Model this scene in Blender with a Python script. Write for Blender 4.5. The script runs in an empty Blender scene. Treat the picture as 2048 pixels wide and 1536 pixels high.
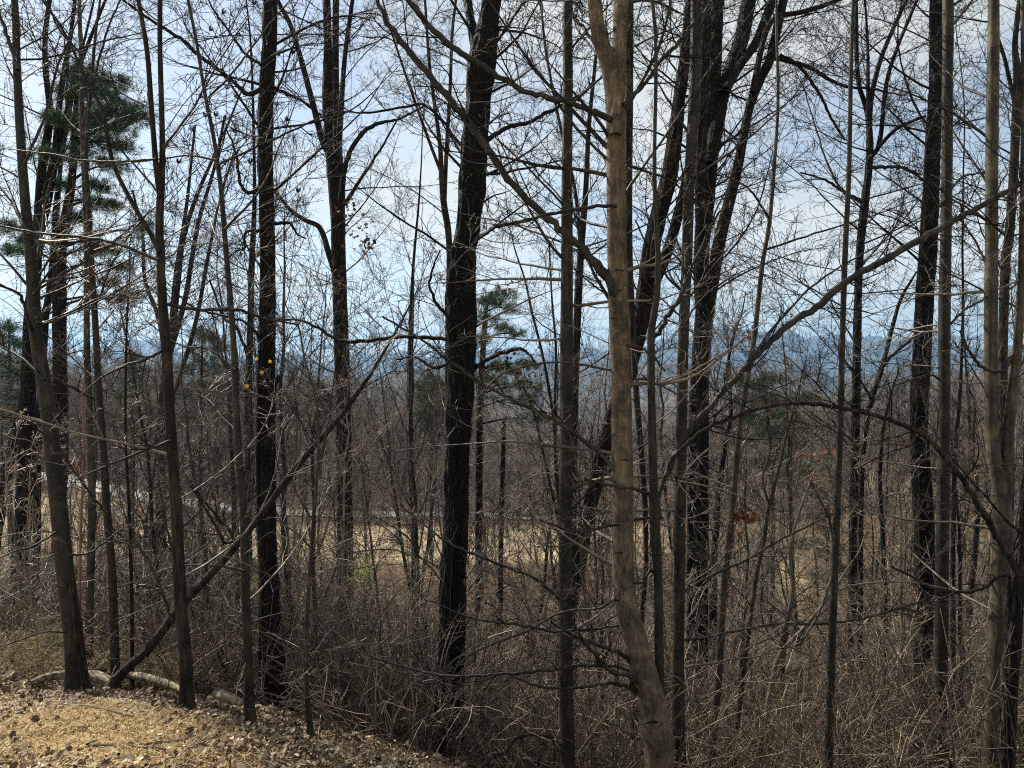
import bpy, math, random
import numpy as np
from mathutils import Vector

rng = np.random.default_rng(11)
random.seed(4)
sc = bpy.context.scene
COL = sc.collection

# ------------------------------------------------------------------ camera, light, exposure
F = 1480.0                      # focal length in pixels of the 2048-wide photograph
PITCH = math.radians(-1.28)
CAMZ = 1.6
cam_data = bpy.data.cameras.new('camera')
cam = bpy.data.objects.new('camera', cam_data)
COL.objects.link(cam)
cam_data.sensor_width = 36.0
cam_data.lens = 36.0 * F / 2048.0
cam_data.clip_start = 0.05
cam_data.clip_end = 20000.0
cam.location = (0, 0, CAMZ)
cam.rotation_euler = (math.radians(90) + PITCH, 0, 0)
sc.camera = cam

HAZE = 1.75e-4
SUN_EL = math.radians(43)
SUN_AZ = math.radians(-50)      # measured from +Y (straight ahead) towards +X
sun_dir = Vector((math.sin(SUN_AZ) * math.cos(SUN_EL), math.cos(SUN_AZ) * math.cos(SUN_EL), math.sin(SUN_EL)))
sd = bpy.data.lights.new('sun', 'SUN')
sd.energy = 5.0
sd.angle = math.radians(0.6)
sd.color = (1.0, 0.93, 0.82)
sun = bpy.data.objects.new('sun', sd)
COL.objects.link(sun)
sun.rotation_euler = sun_dir.to_track_quat('Z', 'Y').to_euler()
sun.location = (-20, 20, 40)

world = bpy.data.worlds.new('World')
sc.world = world
world.use_nodes = True
wt = world.node_tree
wt.nodes.clear()
wo = wt.nodes.new('ShaderNodeOutputWorld')
wb = wt.nodes.new('ShaderNodeBackground')
sky = wt.nodes.new('ShaderNodeTexSky')
sky.sky_type = 'NISHITA'
sky.sun_disc = False
sky.sun_elevation = SUN_EL
sky.sun_rotation = SUN_AZ
sky.altitude = 400
sky.air_density = 1.0
sky.dust_density = 1.0
sky.ozone_density = 0.5
SKY_STRENGTH = 0.085
wb.inputs['Strength'].default_value = SKY_STRENGTH


def N(nt, t, **kw):
    n = nt.nodes.new(t)
    for k, v in kw.items():
        setattr(n, k, v)
    return n


def L(nt, a, b):
    nt.links.new(a, b)


# thin high cloud: the veil takes the brightness of the sky behind it, without its blue
tc = N(wt, 'ShaderNodeTexCoord')
sep = N(wt, 'ShaderNodeSeparateXYZ')
L(wt, tc.outputs['Generated'], sep.inputs[0])
zz = N(wt, 'ShaderNodeMath', operation='ADD'); zz.inputs[1].default_value = 0.22
L(wt, sep.outputs['Z'], zz.inputs[0])
zm = N(wt, 'ShaderNodeMath', operation='MAXIMUM'); zm.inputs[1].default_value = 0.08
L(wt, zz.outputs[0], zm.inputs[0])
dx = N(wt, 'ShaderNodeMath', operation='DIVIDE'); L(wt, sep.outputs['X'], dx.inputs[0]); L(wt, zm.outputs[0], dx.inputs[1])
dy = N(wt, 'ShaderNodeMath', operation='DIVIDE'); L(wt, sep.outputs['Y'], dy.inputs[0]); L(wt, zm.outputs[0], dy.inputs[1])
comb = N(wt, 'ShaderNodeCombineXYZ')
L(wt, dx.outputs[0], comb.inputs[0]); L(wt, dy.outputs[0], comb.inputs[1])
cn = N(wt, 'ShaderNodeTexNoise')
cn.inputs['Scale'].default_value = 1.25
cn.inputs['Detail'].default_value = 7
cn.inputs['Roughness'].default_value = 0.55
cn.inputs['Distortion'].default_value = 0.6
cmap = N(wt, 'ShaderNodeMapping')
cmap.inputs['Location'].default_value = (1.3, 0.4, 0)
cmap.inputs['Scale'].default_value = (1.0, 0.6, 1.0)
L(wt, comb.outputs[0], cmap.inputs[0]); L(wt, cmap.outputs[0], cn.inputs['Vector'])
cr = N(wt, 'ShaderNodeValToRGB')
cr.color_ramp.elements[0].position = 0.42; cr.color_ramp.elements[0].color = (0.36, 0.36, 0.36, 1)
cr.color_ramp.elements[1].position = 0.56; cr.color_ramp.elements[1].color = (0.97, 0.97, 0.97, 1)
L(wt, cn.outputs['Fac'], cr.inputs[0])
lum = N(wt, 'ShaderNodeRGBToBW'); L(wt, sky.outputs[0], lum.inputs[0])
lumk = N(wt, 'ShaderNodeMath', operation='POWER'); lumk.inputs[1].default_value = 0.2
L(wt, lum.outputs[0], lumk.inputs[0])
lk2 = N(wt, 'ShaderNodeMath', operation='MULTIPLY'); lk2.inputs[1].default_value = 4.5
L(wt, lumk.outputs[0], lk2.inputs[0])
cc = N(wt, 'ShaderNodeMix', data_type='RGBA', blend_type='MULTIPLY'); cc.inputs[0].default_value = 1.0
cc.inputs[6].default_value = (0.97, 1.0, 0.965, 1)
L(wt, lk2.outputs[0], cc.inputs[7])
cm = N(wt, 'ShaderNodeMix', data_type='RGBA')
L(wt, cr.outputs[0], cm.inputs[0]); L(wt, sky.outputs[0], cm.inputs[6]); L(wt, cc.outputs[2], cm.inputs[7])
L(wt, cm.outputs[2], wb.inputs['Color'])
L(wt, wb.outputs[0], wo.inputs['Surface'])

sc.view_settings.view_transform = 'Standard'
sc.view_settings.look = 'None'
sc.view_settings.exposure = 0.8
sc.view_settings.gamma = 1.0
sc.view_settings.use_curve_mapping = False
sc.render.engine = 'CYCLES'
sc.cycles.use_denoising = False
sc.cycles.filter_width = 1.1
sc.cycles.max_bounces = 5
sc.cycles.diffuse_bounces = 2
sc.cycles.glossy_bounces = 1
sc.cycles.transmission_bounces = 1
sc.cycles.transparent_max_bounces = 4
sc.cycles.volume_bounces = 0
sc.cycles.sample_clamp_direct = 4.0
sc.cycles.sample_clamp_indirect = 2.0

CP, SP = math.cos(PITCH), math.sin(PITCH)


def unproj(px, py, d):
    """a point d metres ahead of the viewer that is seen at pixel (px, py)"""
    px = np.asarray(px, float); py = np.asarray(py, float); d = np.asarray(d, float)
    u = (px - 1024) / F
    v = -(py - 768) / F
    fy = CP - v * SP
    fz = SP + v * CP
    k = d / fy
    return np.stack([u * k, d + 0 * k, CAMZ + fz * k], -1)


# ------------------------------------------------------------------ tagging
def tag(o, label=None, cat=None, group=None, kind=None):
    if label: o['label'] = label
    if cat: o['category'] = cat
    if group: o['group'] = group
    if kind: o['kind'] = kind
    return o


def empty(name, loc, label=None, cat=None, group=None, rz=0.0):
    o = bpy.data.objects.new(name, None)
    o.empty_display_size = 0.2
    COL.objects.link(o)
    o.location = loc
    o.rotation_euler = (0, 0, rz)
    return tag(o, label, cat, group)


def obj(name, mesh, parent=None, loc=None, kind=None, label=None):
    o = bpy.data.objects.new(name, mesh)
    COL.objects.link(o)
    if parent is not None: o.parent = parent
    if loc is not None: o.location = loc
    if kind: o['kind'] = kind
    if label: o['label'] = label
    return o


# ------------------------------------------------------------------ mesh helpers
def mesh_from(name, V, Q, mat=None, smooth=True, mats=None, mat_idx=None):
    """V (n,3), Q list of face arrays (m,3) or (m,4)"""
    me = bpy.data.meshes.new(name)
    V = np.asarray(V, np.float32)
    Q = [np.asarray(q, np.int32) for q in Q if len(q)]
    nl = sum(q.size for q in Q)
    nf = sum(len(q) for q in Q)
    me.vertices.add(len(V)); me.vertices.foreach_set('co', V.ravel())
    me.loops.add(nl); me.polygons.add(nf)
    me.loops.foreach_set('vertex_index', np.concatenate([q.ravel() for q in Q]))
    tot = np.concatenate([np.full(len(q), q.shape[1], np.int32) for q in Q])
    st = np.concatenate([[0], np.cumsum(tot)[:-1]]).astype(np.int32)
    me.polygons.foreach_set('loop_start', st)
    try:
        me.polygons.foreach_set('loop_total', tot)
    except Exception:
        pass
    me.polygons.foreach_set('use_smooth', np.full(nf, smooth, bool))
    for m in (mats or ([mat] if mat else [])):
        me.materials.append(m)
    if mat_idx is not None:
        me.polygons.foreach_set('material_index', np.asarray(mat_idx, np.int32))
    me.update(calc_edges=True)
    me.validate()
    return me


def norm(a):
    return a / np.maximum(np.linalg.norm(a, axis=-1, keepdims=True), 1e-9)


def tube_arrays(P, R, sides, closed_tip=False):
    """P (N,K,3), R (N,K) -> verts, quads"""
    Nn, K, _ = P.shape
    T = np.empty_like(P)
    T[:, 1:-1] = P[:, 2:] - P[:, :-2]
    T[:, 0] = P[:, 1] - P[:, 0]
    T[:, -1] = P[:, -1] - P[:, -2]
    T = norm(T)
    mt = np.abs(T.mean(1))
    ref = np.zeros((Nn, 3)); ref[np.arange(Nn), mt.argmin(1)] = 1
    A = norm(np.cross(T, ref[:, None, :]))
    B = np.cross(T, A)
    th = np.arange(sides) / sides * 2 * math.pi
    c, s = np.cos(th), np.sin(th)
    V = P[:, :, None, :] + R[:, :, None, None] * (A[:, :, None, :] * c[None, None, :, None] + B[:, :, None, :] * s[None, None, :, None])
    base = (np.arange(Nn) * K * sides)[:, None, None]
    k = (np.arange(K - 1) * sides)[None, :, None]
    j = np.arange(sides)[None, None, :]
    j2 = (j + 1) % sides
    q = np.stack([base + k + j, base + k + j2, base + k + sides + j2, base + k + sides + j], -1).reshape(-1, 4)
    return V.reshape(-1, 3), q


def join(parts):
    Vs, Qs, off = [], [], 0
    for v, q in parts:
        Vs.append(v); Qs.append(q + off); off += len(v)
    return np.concatenate(Vs), np.concatenate(Qs)


def spawn(P, R, n, tlo, thi, ang, length, K=6, noise=0.12, up=0.0, rr=0.55, rmin=0.0016, rtip=0.0012, absr=None, seed_az=None, lr=None, bias=None):
    """children of polylines P,R; length = fraction of the parent's length range"""
    Nn, Kp, _ = P.shape
    seg = np.linalg.norm(P[:, 1:] - P[:, :-1], axis=-1)
    Lp = seg.sum(1)
    t = rng.uniform(tlo, thi, (Nn, n))
    f = t * (Kp - 1)
    i0 = np.minimum(f.astype(int), Kp - 2)
    w = (f - i0)[..., None]
    ar = np.arange(Nn)[:, None]
    p0 = P[ar, i0] * (1 - w) + P[ar, i0 + 1] * w
    r0 = R[ar, i0] * (1 - w[..., 0]) + R[ar, i0 + 1] * w[..., 0]
    T = norm(P[ar, i0 + 1] - P[ar, i0])
    ref = np.where(np.abs(T[..., 2:3]) > 0.8, np.array([1.0, 0, 0]), np.array([0, 0, 1.0]))
    U = norm(np.cross(T, ref)); W = np.cross(T, U)
    ph = rng.uniform(0, 2 * math.pi, (Nn, n))
    if seed_az is not None:
        ph = seed_az(Nn, n)
    a = rng.uniform(ang[0], ang[1], (Nn, n))[..., None]
    D = T * np.cos(a) + (U * np.cos(ph)[..., None] + W * np.sin(ph)[..., None]) * np.sin(a)
    if lr is None:
        ln = Lp[:, None] * rng.uniform(length[0], length[1], (Nn, n)) * (1.15 - 0.6 * t)
    else:
        ln = rng.uniform(lr[0], lr[1], (Nn, n)) * (1.15 - 0.6 * t)
    M = Nn * n
    D = D.reshape(M, 3); p0 = p0.reshape(M, 3); ln = ln.reshape(M); r0 = r0.reshape(M)
    if bias is not None:
        D = norm(D + bias)
    out = np.empty((M, K, 3)); out[:, 0] = p0
    d = norm(D)
    bend = rng.normal(0, noise * 0.7, (M, 3))
    for k in range(1, K):
        d = d + rng.normal(0, noise, (M, 3)) + bend
        d[:, 2] += up
        d = norm(d)
        out[:, k] = out[:, k - 1] + d * (ln / (K - 1))[:, None]
    rb = np.maximum(r0 * rr, rmin) if absr is None else np.full(M, absr)
    rb = np.minimum(rb, np.maximum(r0 * 0.9, rmin))
    tt = np.linspace(0, 1, K)
    Rr = rb[:, None] * (1 - tt) + np.minimum(rtip, rb)[:, None] * tt
    return out, Rr


def resample(pts, K, smooth=True):
    """Catmull-Rom through rows of pts (m,c), resampled to K rows"""
    pts = np.asarray(pts, float)
    m = len(pts)
    seg = np.linalg.norm(pts[1:, :3] - pts[:-1, :3], axis=1)
    s = np.concatenate([[0], np.cumsum(seg)]); s /= s[-1]
    u = np.linspace(0, 1, K)
    i = np.clip(np.searchsorted(s, u, side='right') - 1, 0, m - 2)
    t = ((u - s[i]) / np.maximum(s[i + 1] - s[i], 1e-9))[:, None]
    tang = np.zeros_like(pts)
    ds = np.maximum(s[2:] - s[:-2], 1e-9)[:, None]
    tang[1:-1] = (pts[2:] - pts[:-2]) / ds
    tang[0] = (pts[1] - pts[0]) / max(s[1] - s[0], 1e-9)
    tang[-1] = (pts[-1] - pts[-2]) / max(s[-1] - s[-2], 1e-9)
    h = (s[i + 1] - s[i])[:, None]
    t2, t3 = t * t, t * t * t
    return (2 * t3 - 3 * t2 + 1) * pts[i] + (t3 - 2 * t2 + t) * h * tang[i] + (-2 * t3 + 3 * t2) * pts[i + 1] + (t3 - t2) * h * tang[i + 1]


# ------------------------------------------------------------------ value noise for terrain and bark (numpy)
_tab = rng.random((256, 256))


def vnoise(x, y):
    xi = np.floor(x).astype(int); yi = np.floor(y).astype(int)
    fx = x - xi; fy = y - yi
    fx = fx * fx * (3 - 2 * fx); fy = fy * fy * (3 - 2 * fy)
    a = _tab[xi % 256, yi % 256]; b = _tab[(xi + 1) % 256, yi % 256]
    c = _tab[xi % 256, (yi + 1) % 256]; d = _tab[(xi + 1) % 256, (yi + 1) % 256]
    return (a * (1 - fx) + b * fx) * (1 - fy) + (c * (1 - fx) + d * fx) * fy - 0.5


def fbm(x, y, o=4):
    s = 0; a = 1.0
    for k in range(o):
        s = s + a * vnoise(x * 2 ** k + 17.3 * k, y * 2 ** k + 5.1 * k); a *= 0.5
    return s


# ------------------------------------------------------------------ terrain
LD = np.array([-400, -3, 0, 3, 5, 7, 9, 12, 20, 30, 41, 55, 80, 120, 200, 400, 900, 1500, 9000.])
LZ = -np.array([0, 1.45, 1.5, 1.65, 2.38, 3.05, 3.75, 5.4, 8.1, 9.9, 11, 11.6, 12.6, 15, 22, 38, 55, 70, 70.])
RZ = -np.array([0, 1.45, 1.6, 2.4, 3.3, 4.35, 5.2, 6.4, 8.5, 10, 11, 11.6, 14.5, 21, 34, 52, 70, 80, 80.])


def sstep(a, b, x):
    t = np.clip((x - a) / (b - a), 0, 1)
    return t * t * (3 - 2 * t)


def hbase(x, y):
    x = np.asarray(x, float); y = np.asarray(y, float)
    l = np.interp(y, LD, LZ); r = np.interp(y, LD, RZ)
    # the shoulder of the lawn runs diagonally: low on the right, with a crest on the left
    w = sstep(-2.9, 1.1, x)
    w = np.where(y > 30, sstep(-0.35, 0.25, x / np.maximum(y, 1)), w)
    z = l * (1 - w) + r * w
    r_ = np.hypot(x, y)
    z = z + fbm(x * 0.45 + 9, y * 0.45, 4) * 0.22 * sstep(1, 6, r_) + fbm(x * 0.05, y * 0.05, 3) * 1.5 * sstep(30, 120, r_)
    # far hills and blue ridges
    az = np.degrees(np.arctan2(x, y))
    def ridge(dist, width, top, seed, rough):
        prof = top(az) + rough * fbm(az * 0.22 + seed, az * 0 + seed, 6) + rough * 0.35 * fbm(az * 1.4 + seed, r_ * 0.002, 3)
        return prof * np.exp(-((r_ - dist) / width) ** 2)
    h = ridge(900, 260, lambda a: 42 + 0 * a, 3.1, 34)
    h = h + ridge(2200, 520, lambda a: 72 + 10 * np.sin(np.radians(a * 4)), 8.7, 66)
    h = h + ridge(4700, 800, lambda a: 150 + 165 * np.exp(-((a - 24) / 12.0) ** 2) + 60 * np.exp(-((a - 5) / 7.0) ** 2), 12.9, 120)
    return z + CAMZ + h + 60 * 0


ANCH = []   # (x, y, dz)


def anchor(px, py, d):
    p = unproj(px, py, d)
    ANCH.append((p[0], p[1], p[2]))


for a in ((155, 1388, 7.0), (174, 1340, 9.0), (232, 1392, 8.0), (379, 1452, 5.6), (500, 1470, 6.2), (547, 1424, 8.6),
          (625, 1480, 6.6), (212, 1390, 7.3), (740, 1480, 8.8), (20, 1400, 6.6), (100, 1545, 3.2), (430, 1540, 3.5), (0, 1345, 8.2)):
    anchor(*a)
A = np.array(ANCH)
SIG = 0.85
_res = A[:, 2] - hbase(A[:, 0], A[:, 1])
_K = np.exp(-((A[:, None, 0] - A[None, :, 0]) ** 2 + (A[:, None, 1] - A[None, :, 1]) ** 2) / (2 * SIG ** 2))
_w = np.linalg.solve(_K + 0.02 * np.eye(len(A)), _res)


def ground(x, y):
    x = np.asarray(x, float); y = np.asarray(y, float)
    z = hbase(x, y)
    for (ax, ay, _), w in zip(ANCH, _w):
        z = z + w * np.exp(-((x - ax) ** 2 + (y - ay) ** 2) / (2 * SIG ** 2))
    return z


# ------------------------------------------------------------------ materials
def new_mat(name):
    m = bpy.data.materials.new(name)
    m.use_nodes = True
    nt = m.node_tree
    return m, nt, nt.nodes['Principled BSDF']


def ramp(nt, stops):
    r = N(nt, 'ShaderNodeValToRGB')
    e = r.color_ramp.elements
    while len(e) < len(stops): e.new(0.5)
    for k, (p, c) in enumerate(stops):
        e[k].position = p; e[k].color = (*c, 1)
    return r


def noise_node(nt, vec, scale, detail=4, rough=0.55, dist=0.0):
    n = N(nt, 'ShaderNodeTexNoise')
    n.inputs['Scale'].default_value = scale; n.inputs['Detail'].default_value = detail
    n.inputs['Roughness'].default_value = rough; n.inputs['Distortion'].default_value = dist
    if vec is not None: L(nt, vec, n.inputs['Vector'])
    return n


def mixc(nt, fac, a, b, blend='MIX'):
    m = N(nt, 'ShaderNodeMix', data_type='RGBA', blend_type=blend)
    for s, v in ((0, fac), (6, a), (7, b)):
        if isinstance(v, (int, float)): m.inputs[s].default_value = v
        elif isinstance(v, tuple): m.inputs[s].default_value = (*v, 1)
        else: L(nt, v, m.inputs[s])
    return m.outputs[2]


def bark(name, stops, streak, scale, bump, spots=None, lichen=None, rough=0.85, dist=0.02, plates=0):
    m, nt, b = new_mat(name)
    tc = N(nt, 'ShaderNodeTexCoord'); mp = N(nt, 'ShaderNodeMapping')
    mp.inputs['Scale'].default_value = (1, 1, streak)
    L(nt, tc.outputs['Object'], mp.inputs[0])
    n1 = noise_node(nt, mp.outputs[0], scale, 6, 0.65, 0.4)
    r = ramp(nt, stops); L(nt, n1.outputs['Fac'], r.inputs[0])
    col = r.outputs[0]
    hgt = n1.outputs['Fac']
    if plates:
        nd = noise_node(nt, tc.outputs['Object'], 5.0, 3, 0.6)
        va = N(nt, 'ShaderNodeVectorMath', operation='MULTIPLY_ADD'); va.inputs[1].default_value = (0.09, 0.09, 0.3)
        L(nt, nd.outputs['Color'], va.inputs[0]); L(nt, tc.outputs['Object'], va.inputs[2])
        mp3 = N(nt, 'ShaderNodeMapping'); mp3.inputs['Scale'].default_value = (1, 1, 0.17)
        L(nt, va.outputs[0], mp3.inputs[0])
        vo = N(nt, 'ShaderNodeTexVoronoi', feature='DISTANCE_TO_EDGE'); vo.inputs['Scale'].default_value = plates
        L(nt, mp3.outputs[0], vo.inputs['Vector'])
        rp_ = ramp(nt, [(0.0, (0.12, 0.12, 0.12)), (0.16, (0.55, 0.53, 0.5)), (0.4, (1.35, 1.3, 1.2))]); L(nt, vo.outputs['Distance'], rp_.inputs[0])
        col = mixc(nt, 1.0, col, rp_.outputs[0], 'MULTIPLY')
        ha = N(nt, 'ShaderNodeMath', operation='MULTIPLY_ADD'); ha.inputs[1].default_value = 0.35
        L(nt, n1.outputs['Fac'], ha.inputs[0]); L(nt, rp_.outputs[0], ha.inputs[2]); hgt = ha.outputs[0]
    n2 = noise_node(nt, tc.outputs['Object'], 4.0, 5, 0.65, 0.5)
    r2 = ramp(nt, [(0.38, (0.45, 0.44, 0.44)), (0.5, (0.9, 0.88, 0.86)), (0.64, (1.65, 1.58, 1.45))]); L(nt, n2.outputs['Fac'], r2.inputs[0])
    col = mixc(nt, 1.0, col, r2.outputs[0], 'MULTIPLY')
    if lichen:
        n3 = noise_node(nt, tc.outputs['Object'], 11.0, 5, 0.6, 0.3)
        r3 = ramp(nt, [(0.58, (0, 0, 0)), (0.68, (1, 1, 1))]); L(nt, n3.outputs['Fac'], r3.inputs[0])
        f = N(nt, 'ShaderNodeMath', operation='MULTIPLY'); f.inputs[1].default_value = lichen[1]
        L(nt, r3.outputs[0], f.inputs[0])
        col = mixc(nt, f.outputs[0], col, lichen[0])
    if spots:
        v = N(nt, 'ShaderNodeTexVoronoi'); v.inputs['Scale'].default_value = 34
        mp2 = N(nt, 'ShaderNodeMapping'); mp2.inputs['Scale'].default_value = (1, 1, 1.7)
        L(nt, tc.outputs['Object'], mp2.inputs[0]); L(nt, mp2.outputs[0], v.inputs['Vector'])
        r4 = ramp(nt, [(0.12, (1, 1, 1)), (0.2, (0, 0, 0))]); L(nt, v.outputs['Distance'], r4.inputs[0])
        f = N(nt, 'ShaderNodeMath', operation='MULTIPLY'); f.inputs[1].default_value = 0.55
        L(nt, r4.outputs[0], f.inputs[0])
        col = mixc(nt, f.outputs[0], col, spots)
    oi = N(nt, 'ShaderNodeObjectInfo')
    rv = ramp(nt, [(0, (0.8, 0.8, 0.82)), (1, (1.2, 1.15, 1.08))]); L(nt, oi.outputs['Random'], rv.inputs[0])
    col = mixc(nt, 1.0, col, rv.outputs[0], 'MULTIPLY')
    L(nt, col, b.inputs['Base Color'])
    b.inputs['Roughness'].default_value = rough
    b.inputs['Specular IOR Level'].default_value = 0.3
    bp = N(nt, 'ShaderNodeBump'); bp.inputs['Strength'].default_value = bump; bp.inputs['Distance'].default_value = dist
    L(nt, hgt, bp.inputs['Height']); L(nt, bp.outputs[0], b.inputs['Normal'])
    return m


M = {}
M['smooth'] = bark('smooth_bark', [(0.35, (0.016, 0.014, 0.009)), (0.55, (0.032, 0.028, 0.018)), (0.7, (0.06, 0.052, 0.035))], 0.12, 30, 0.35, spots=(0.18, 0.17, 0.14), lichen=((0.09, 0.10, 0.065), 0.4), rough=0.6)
M['beech'] = bark('pale_smooth_bark', [(0.3, (0.06, 0.045, 0.029)), (0.5, (0.105, 0.082, 0.055)), (0.72, (0.185, 0.15, 0.105))], 0.22, 42, 0.5, spots=(0.30, 0.27, 0.22), lichen=((0.21, 0.195, 0.155), 0.5))
M['tan'] = bark('tan_smooth_bark', [(0.35, (0.035, 0.029, 0.019)), (0.55, (0.068, 0.057, 0.038)), (0.7, (0.12, 0.10, 0.07))], 0.12, 30, 0.35, spots=(0.22, 0.21, 0.18), lichen=((0.13, 0.13, 0.10), 0.4), rough=0.6)
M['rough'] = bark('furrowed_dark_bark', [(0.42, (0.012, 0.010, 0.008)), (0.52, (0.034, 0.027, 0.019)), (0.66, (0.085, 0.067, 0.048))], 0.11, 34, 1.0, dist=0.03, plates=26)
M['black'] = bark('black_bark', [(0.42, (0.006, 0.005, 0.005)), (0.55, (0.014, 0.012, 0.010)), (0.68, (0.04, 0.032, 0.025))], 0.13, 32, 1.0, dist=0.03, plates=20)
M['red'] = bark('reddish_bark', [(0.4, (0.018, 0.011, 0.008)), (0.55, (0.055, 0.033, 0.021)), (0.7, (0.13, 0.082, 0.052))], 0.12, 34, 0.9, dist=0.03, plates=24)
M['greybrown'] = bark('grey_brown_bark', [(0.4, (0.012, 0.010, 0.007)), (0.55, (0.036, 0.029, 0.020)), (0.7, (0.085, 0.069, 0.048))], 0.12, 32, 0.8, dist=0.03)
M['rot'] = bark('rotten_red_wood', [(0.4, (0.02, 0.010, 0.006)), (0.55, (0.085, 0.042, 0.022)), (0.7, (0.18, 0.10, 0.058))], 0.08, 40, 1.0, dist=0.04)
M['deadwood'] = bark('weathered_dead_wood', [(0.4, (0.14, 0.115, 0.08)), (0.55, (0.36, 0.31, 0.22)), (0.7, (0.55, 0.49, 0.37))], 1.0, 22, 0.8, dist=0.03)
M['birch'] = bark('white_peeling_bark', [(0.44, (0.12, 0.10, 0.08)), (0.52, (0.5, 0.48, 0.44)), (0.7, (0.68, 0.66, 0.62))], 1.0, 9, 0.5)


def simple(name, stops, scale=6, rough=0.7, spec=0.35, vary=True, coord='Object', bump=0, island=False):
    m, nt, b = new_mat(name)
    tc = N(nt, 'ShaderNodeTexCoord')
    n = noise_node(nt, tc.outputs[coord], scale, 3)
    r = ramp(nt, stops); L(nt, n.outputs['Fac'], r.inputs[0])
    col = r.outputs[0]
    if island:
        gi_ = N(nt, 'ShaderNodeNewGeometry')
        ri = ramp(nt, [(0, (0.28, 0.27, 0.27)), (0.5, (0.85, 0.83, 0.8)), (1, (1.7, 1.66, 1.56))]); L(nt, gi_.outputs['Random Per Island'], ri.inputs[0])
        col = mixc(nt, 1.0, col, ri.outputs[0], 'MULTIPLY')
    if vary:
        oi = N(nt, 'ShaderNodeObjectInfo')
        rv = ramp(nt, [(0, (0.72, 0.72, 0.74)), (1, (1.28, 1.22, 1.14))]); L(nt, oi.outputs['Random'], rv.inputs[0])
        col = mixc(nt, 1.0, col, rv.outputs[0], 'MULTIPLY')
    L(nt, col, b.inputs['Base Color'])
    b.inputs['Roughness'].default_value = rough
    b.inputs['Specular IOR Level'].default_value = spec
    return m


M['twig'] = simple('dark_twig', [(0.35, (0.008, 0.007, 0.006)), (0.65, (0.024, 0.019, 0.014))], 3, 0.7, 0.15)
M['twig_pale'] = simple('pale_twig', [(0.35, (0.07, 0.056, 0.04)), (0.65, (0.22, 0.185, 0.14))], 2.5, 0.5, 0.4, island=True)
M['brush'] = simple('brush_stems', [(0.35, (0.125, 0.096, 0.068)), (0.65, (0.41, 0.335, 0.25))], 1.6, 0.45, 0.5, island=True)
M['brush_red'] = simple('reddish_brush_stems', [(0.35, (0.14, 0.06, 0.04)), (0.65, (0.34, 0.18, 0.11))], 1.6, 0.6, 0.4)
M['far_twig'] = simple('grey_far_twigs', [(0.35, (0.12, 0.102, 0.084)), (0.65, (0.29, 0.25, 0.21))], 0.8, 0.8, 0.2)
M['weed'] = simple('dry_weed', [(0.35, (0.25, 0.2, 0.12)), (0.65, (0.5, 0.42, 0.27))], 2, 0.8, 0.2)


def leafmat(name, stops, scale=5.0, trans=0.3, coord='Object'):
    m, nt, b = new_mat(name)
    tc = N(nt, 'ShaderNodeTexCoord')
    w = N(nt, 'ShaderNodeTexWhiteNoise', noise_dimensions='3D')
    geo = N(nt, 'ShaderNodeNewGeometry')
    r = ramp(nt, stops)
    try:
        L(nt, geo.outputs['Random Per Island'], r.inputs[0])
    except Exception:
        n = noise_node(nt, tc.outputs[coord], scale, 3); L(nt, n.outputs['Fac'], r.inputs[0])
    L(nt, r.outputs[0], b.inputs['Base Color'])
    b.inputs['Roughness'].default_value = 0.6
    b.inputs['Specular IOR Level'].default_value = 0.3
    t = N(nt, 'ShaderNodeBsdfTranslucent'); L(nt, r.outputs[0], t.inputs['Color'])
    ms = N(nt, 'ShaderNodeMixShader'); ms.inputs[0].default_value = trans
    out = [n for n in nt.nodes if n.type == 'OUTPUT_MATERIAL'][0]
    L(nt, b.outputs[0], ms.inputs[1]); L(nt, t.outputs[0], ms.inputs[2]); L(nt, ms.outputs[0], out.inputs['Surface'])
    return m


M['litter'] = leafmat('dead_leaves', [(0.0, (0.035, 0.022, 0.014)), (0.4, (0.11, 0.068, 0.038)), (0.75, (0.27, 0.185, 0.105)), (1.0, (0.6, 0.5, 0.34))], trans=0.2)
M['straw'] = leafmat('dry_grass', [(0.0, (0.28, 0.19, 0.09)), (0.5, (0.5, 0.36, 0.17)), (1.0, (0.68, 0.54, 0.3))], trans=0.35)
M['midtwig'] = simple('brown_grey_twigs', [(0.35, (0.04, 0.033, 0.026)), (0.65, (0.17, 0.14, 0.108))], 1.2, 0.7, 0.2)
M['needles'] = leafmat('pine_needles', [(0.0, (0.018, 0.045, 0.018)), (0.6, (0.04, 0.09, 0.032)), (1.0, (0.10, 0.16, 0.055))], trans=0.25)
M['cedar'] = leafmat('dull_evergreen', [(0.0, (0.03, 0.042, 0.02)), (0.6, (0.055, 0.075, 0.035)), (1.0, (0.10, 0.11, 0.06))], trans=0.2)
M['rust'] = leafmat('rusty_leaves', [(0.0, (0.10, 0.035, 0.02)), (0.6, (0.22, 0.08, 0.04)), (1.0, (0.36, 0.17, 0.09))], trans=0.4)
M['yellow'] = leafmat('yellow_leaves', [(0.0, (0.55, 0.36, 0.03)), (1.0, (0.75, 0.52, 0.06))], trans=0.5)
M['lime'] = leafmat('yellow_green_leaves', [(0.0, (0.25, 0.33, 0.06)), (1.0, (0.5, 0.58, 0.15))], trans=0.5)
M['fern'] = leafmat('fern_green', [(0.0, (0.16, 0.20, 0.04)), (1.0, (0.34, 0.32, 0.09))], trans=0.4)


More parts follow.
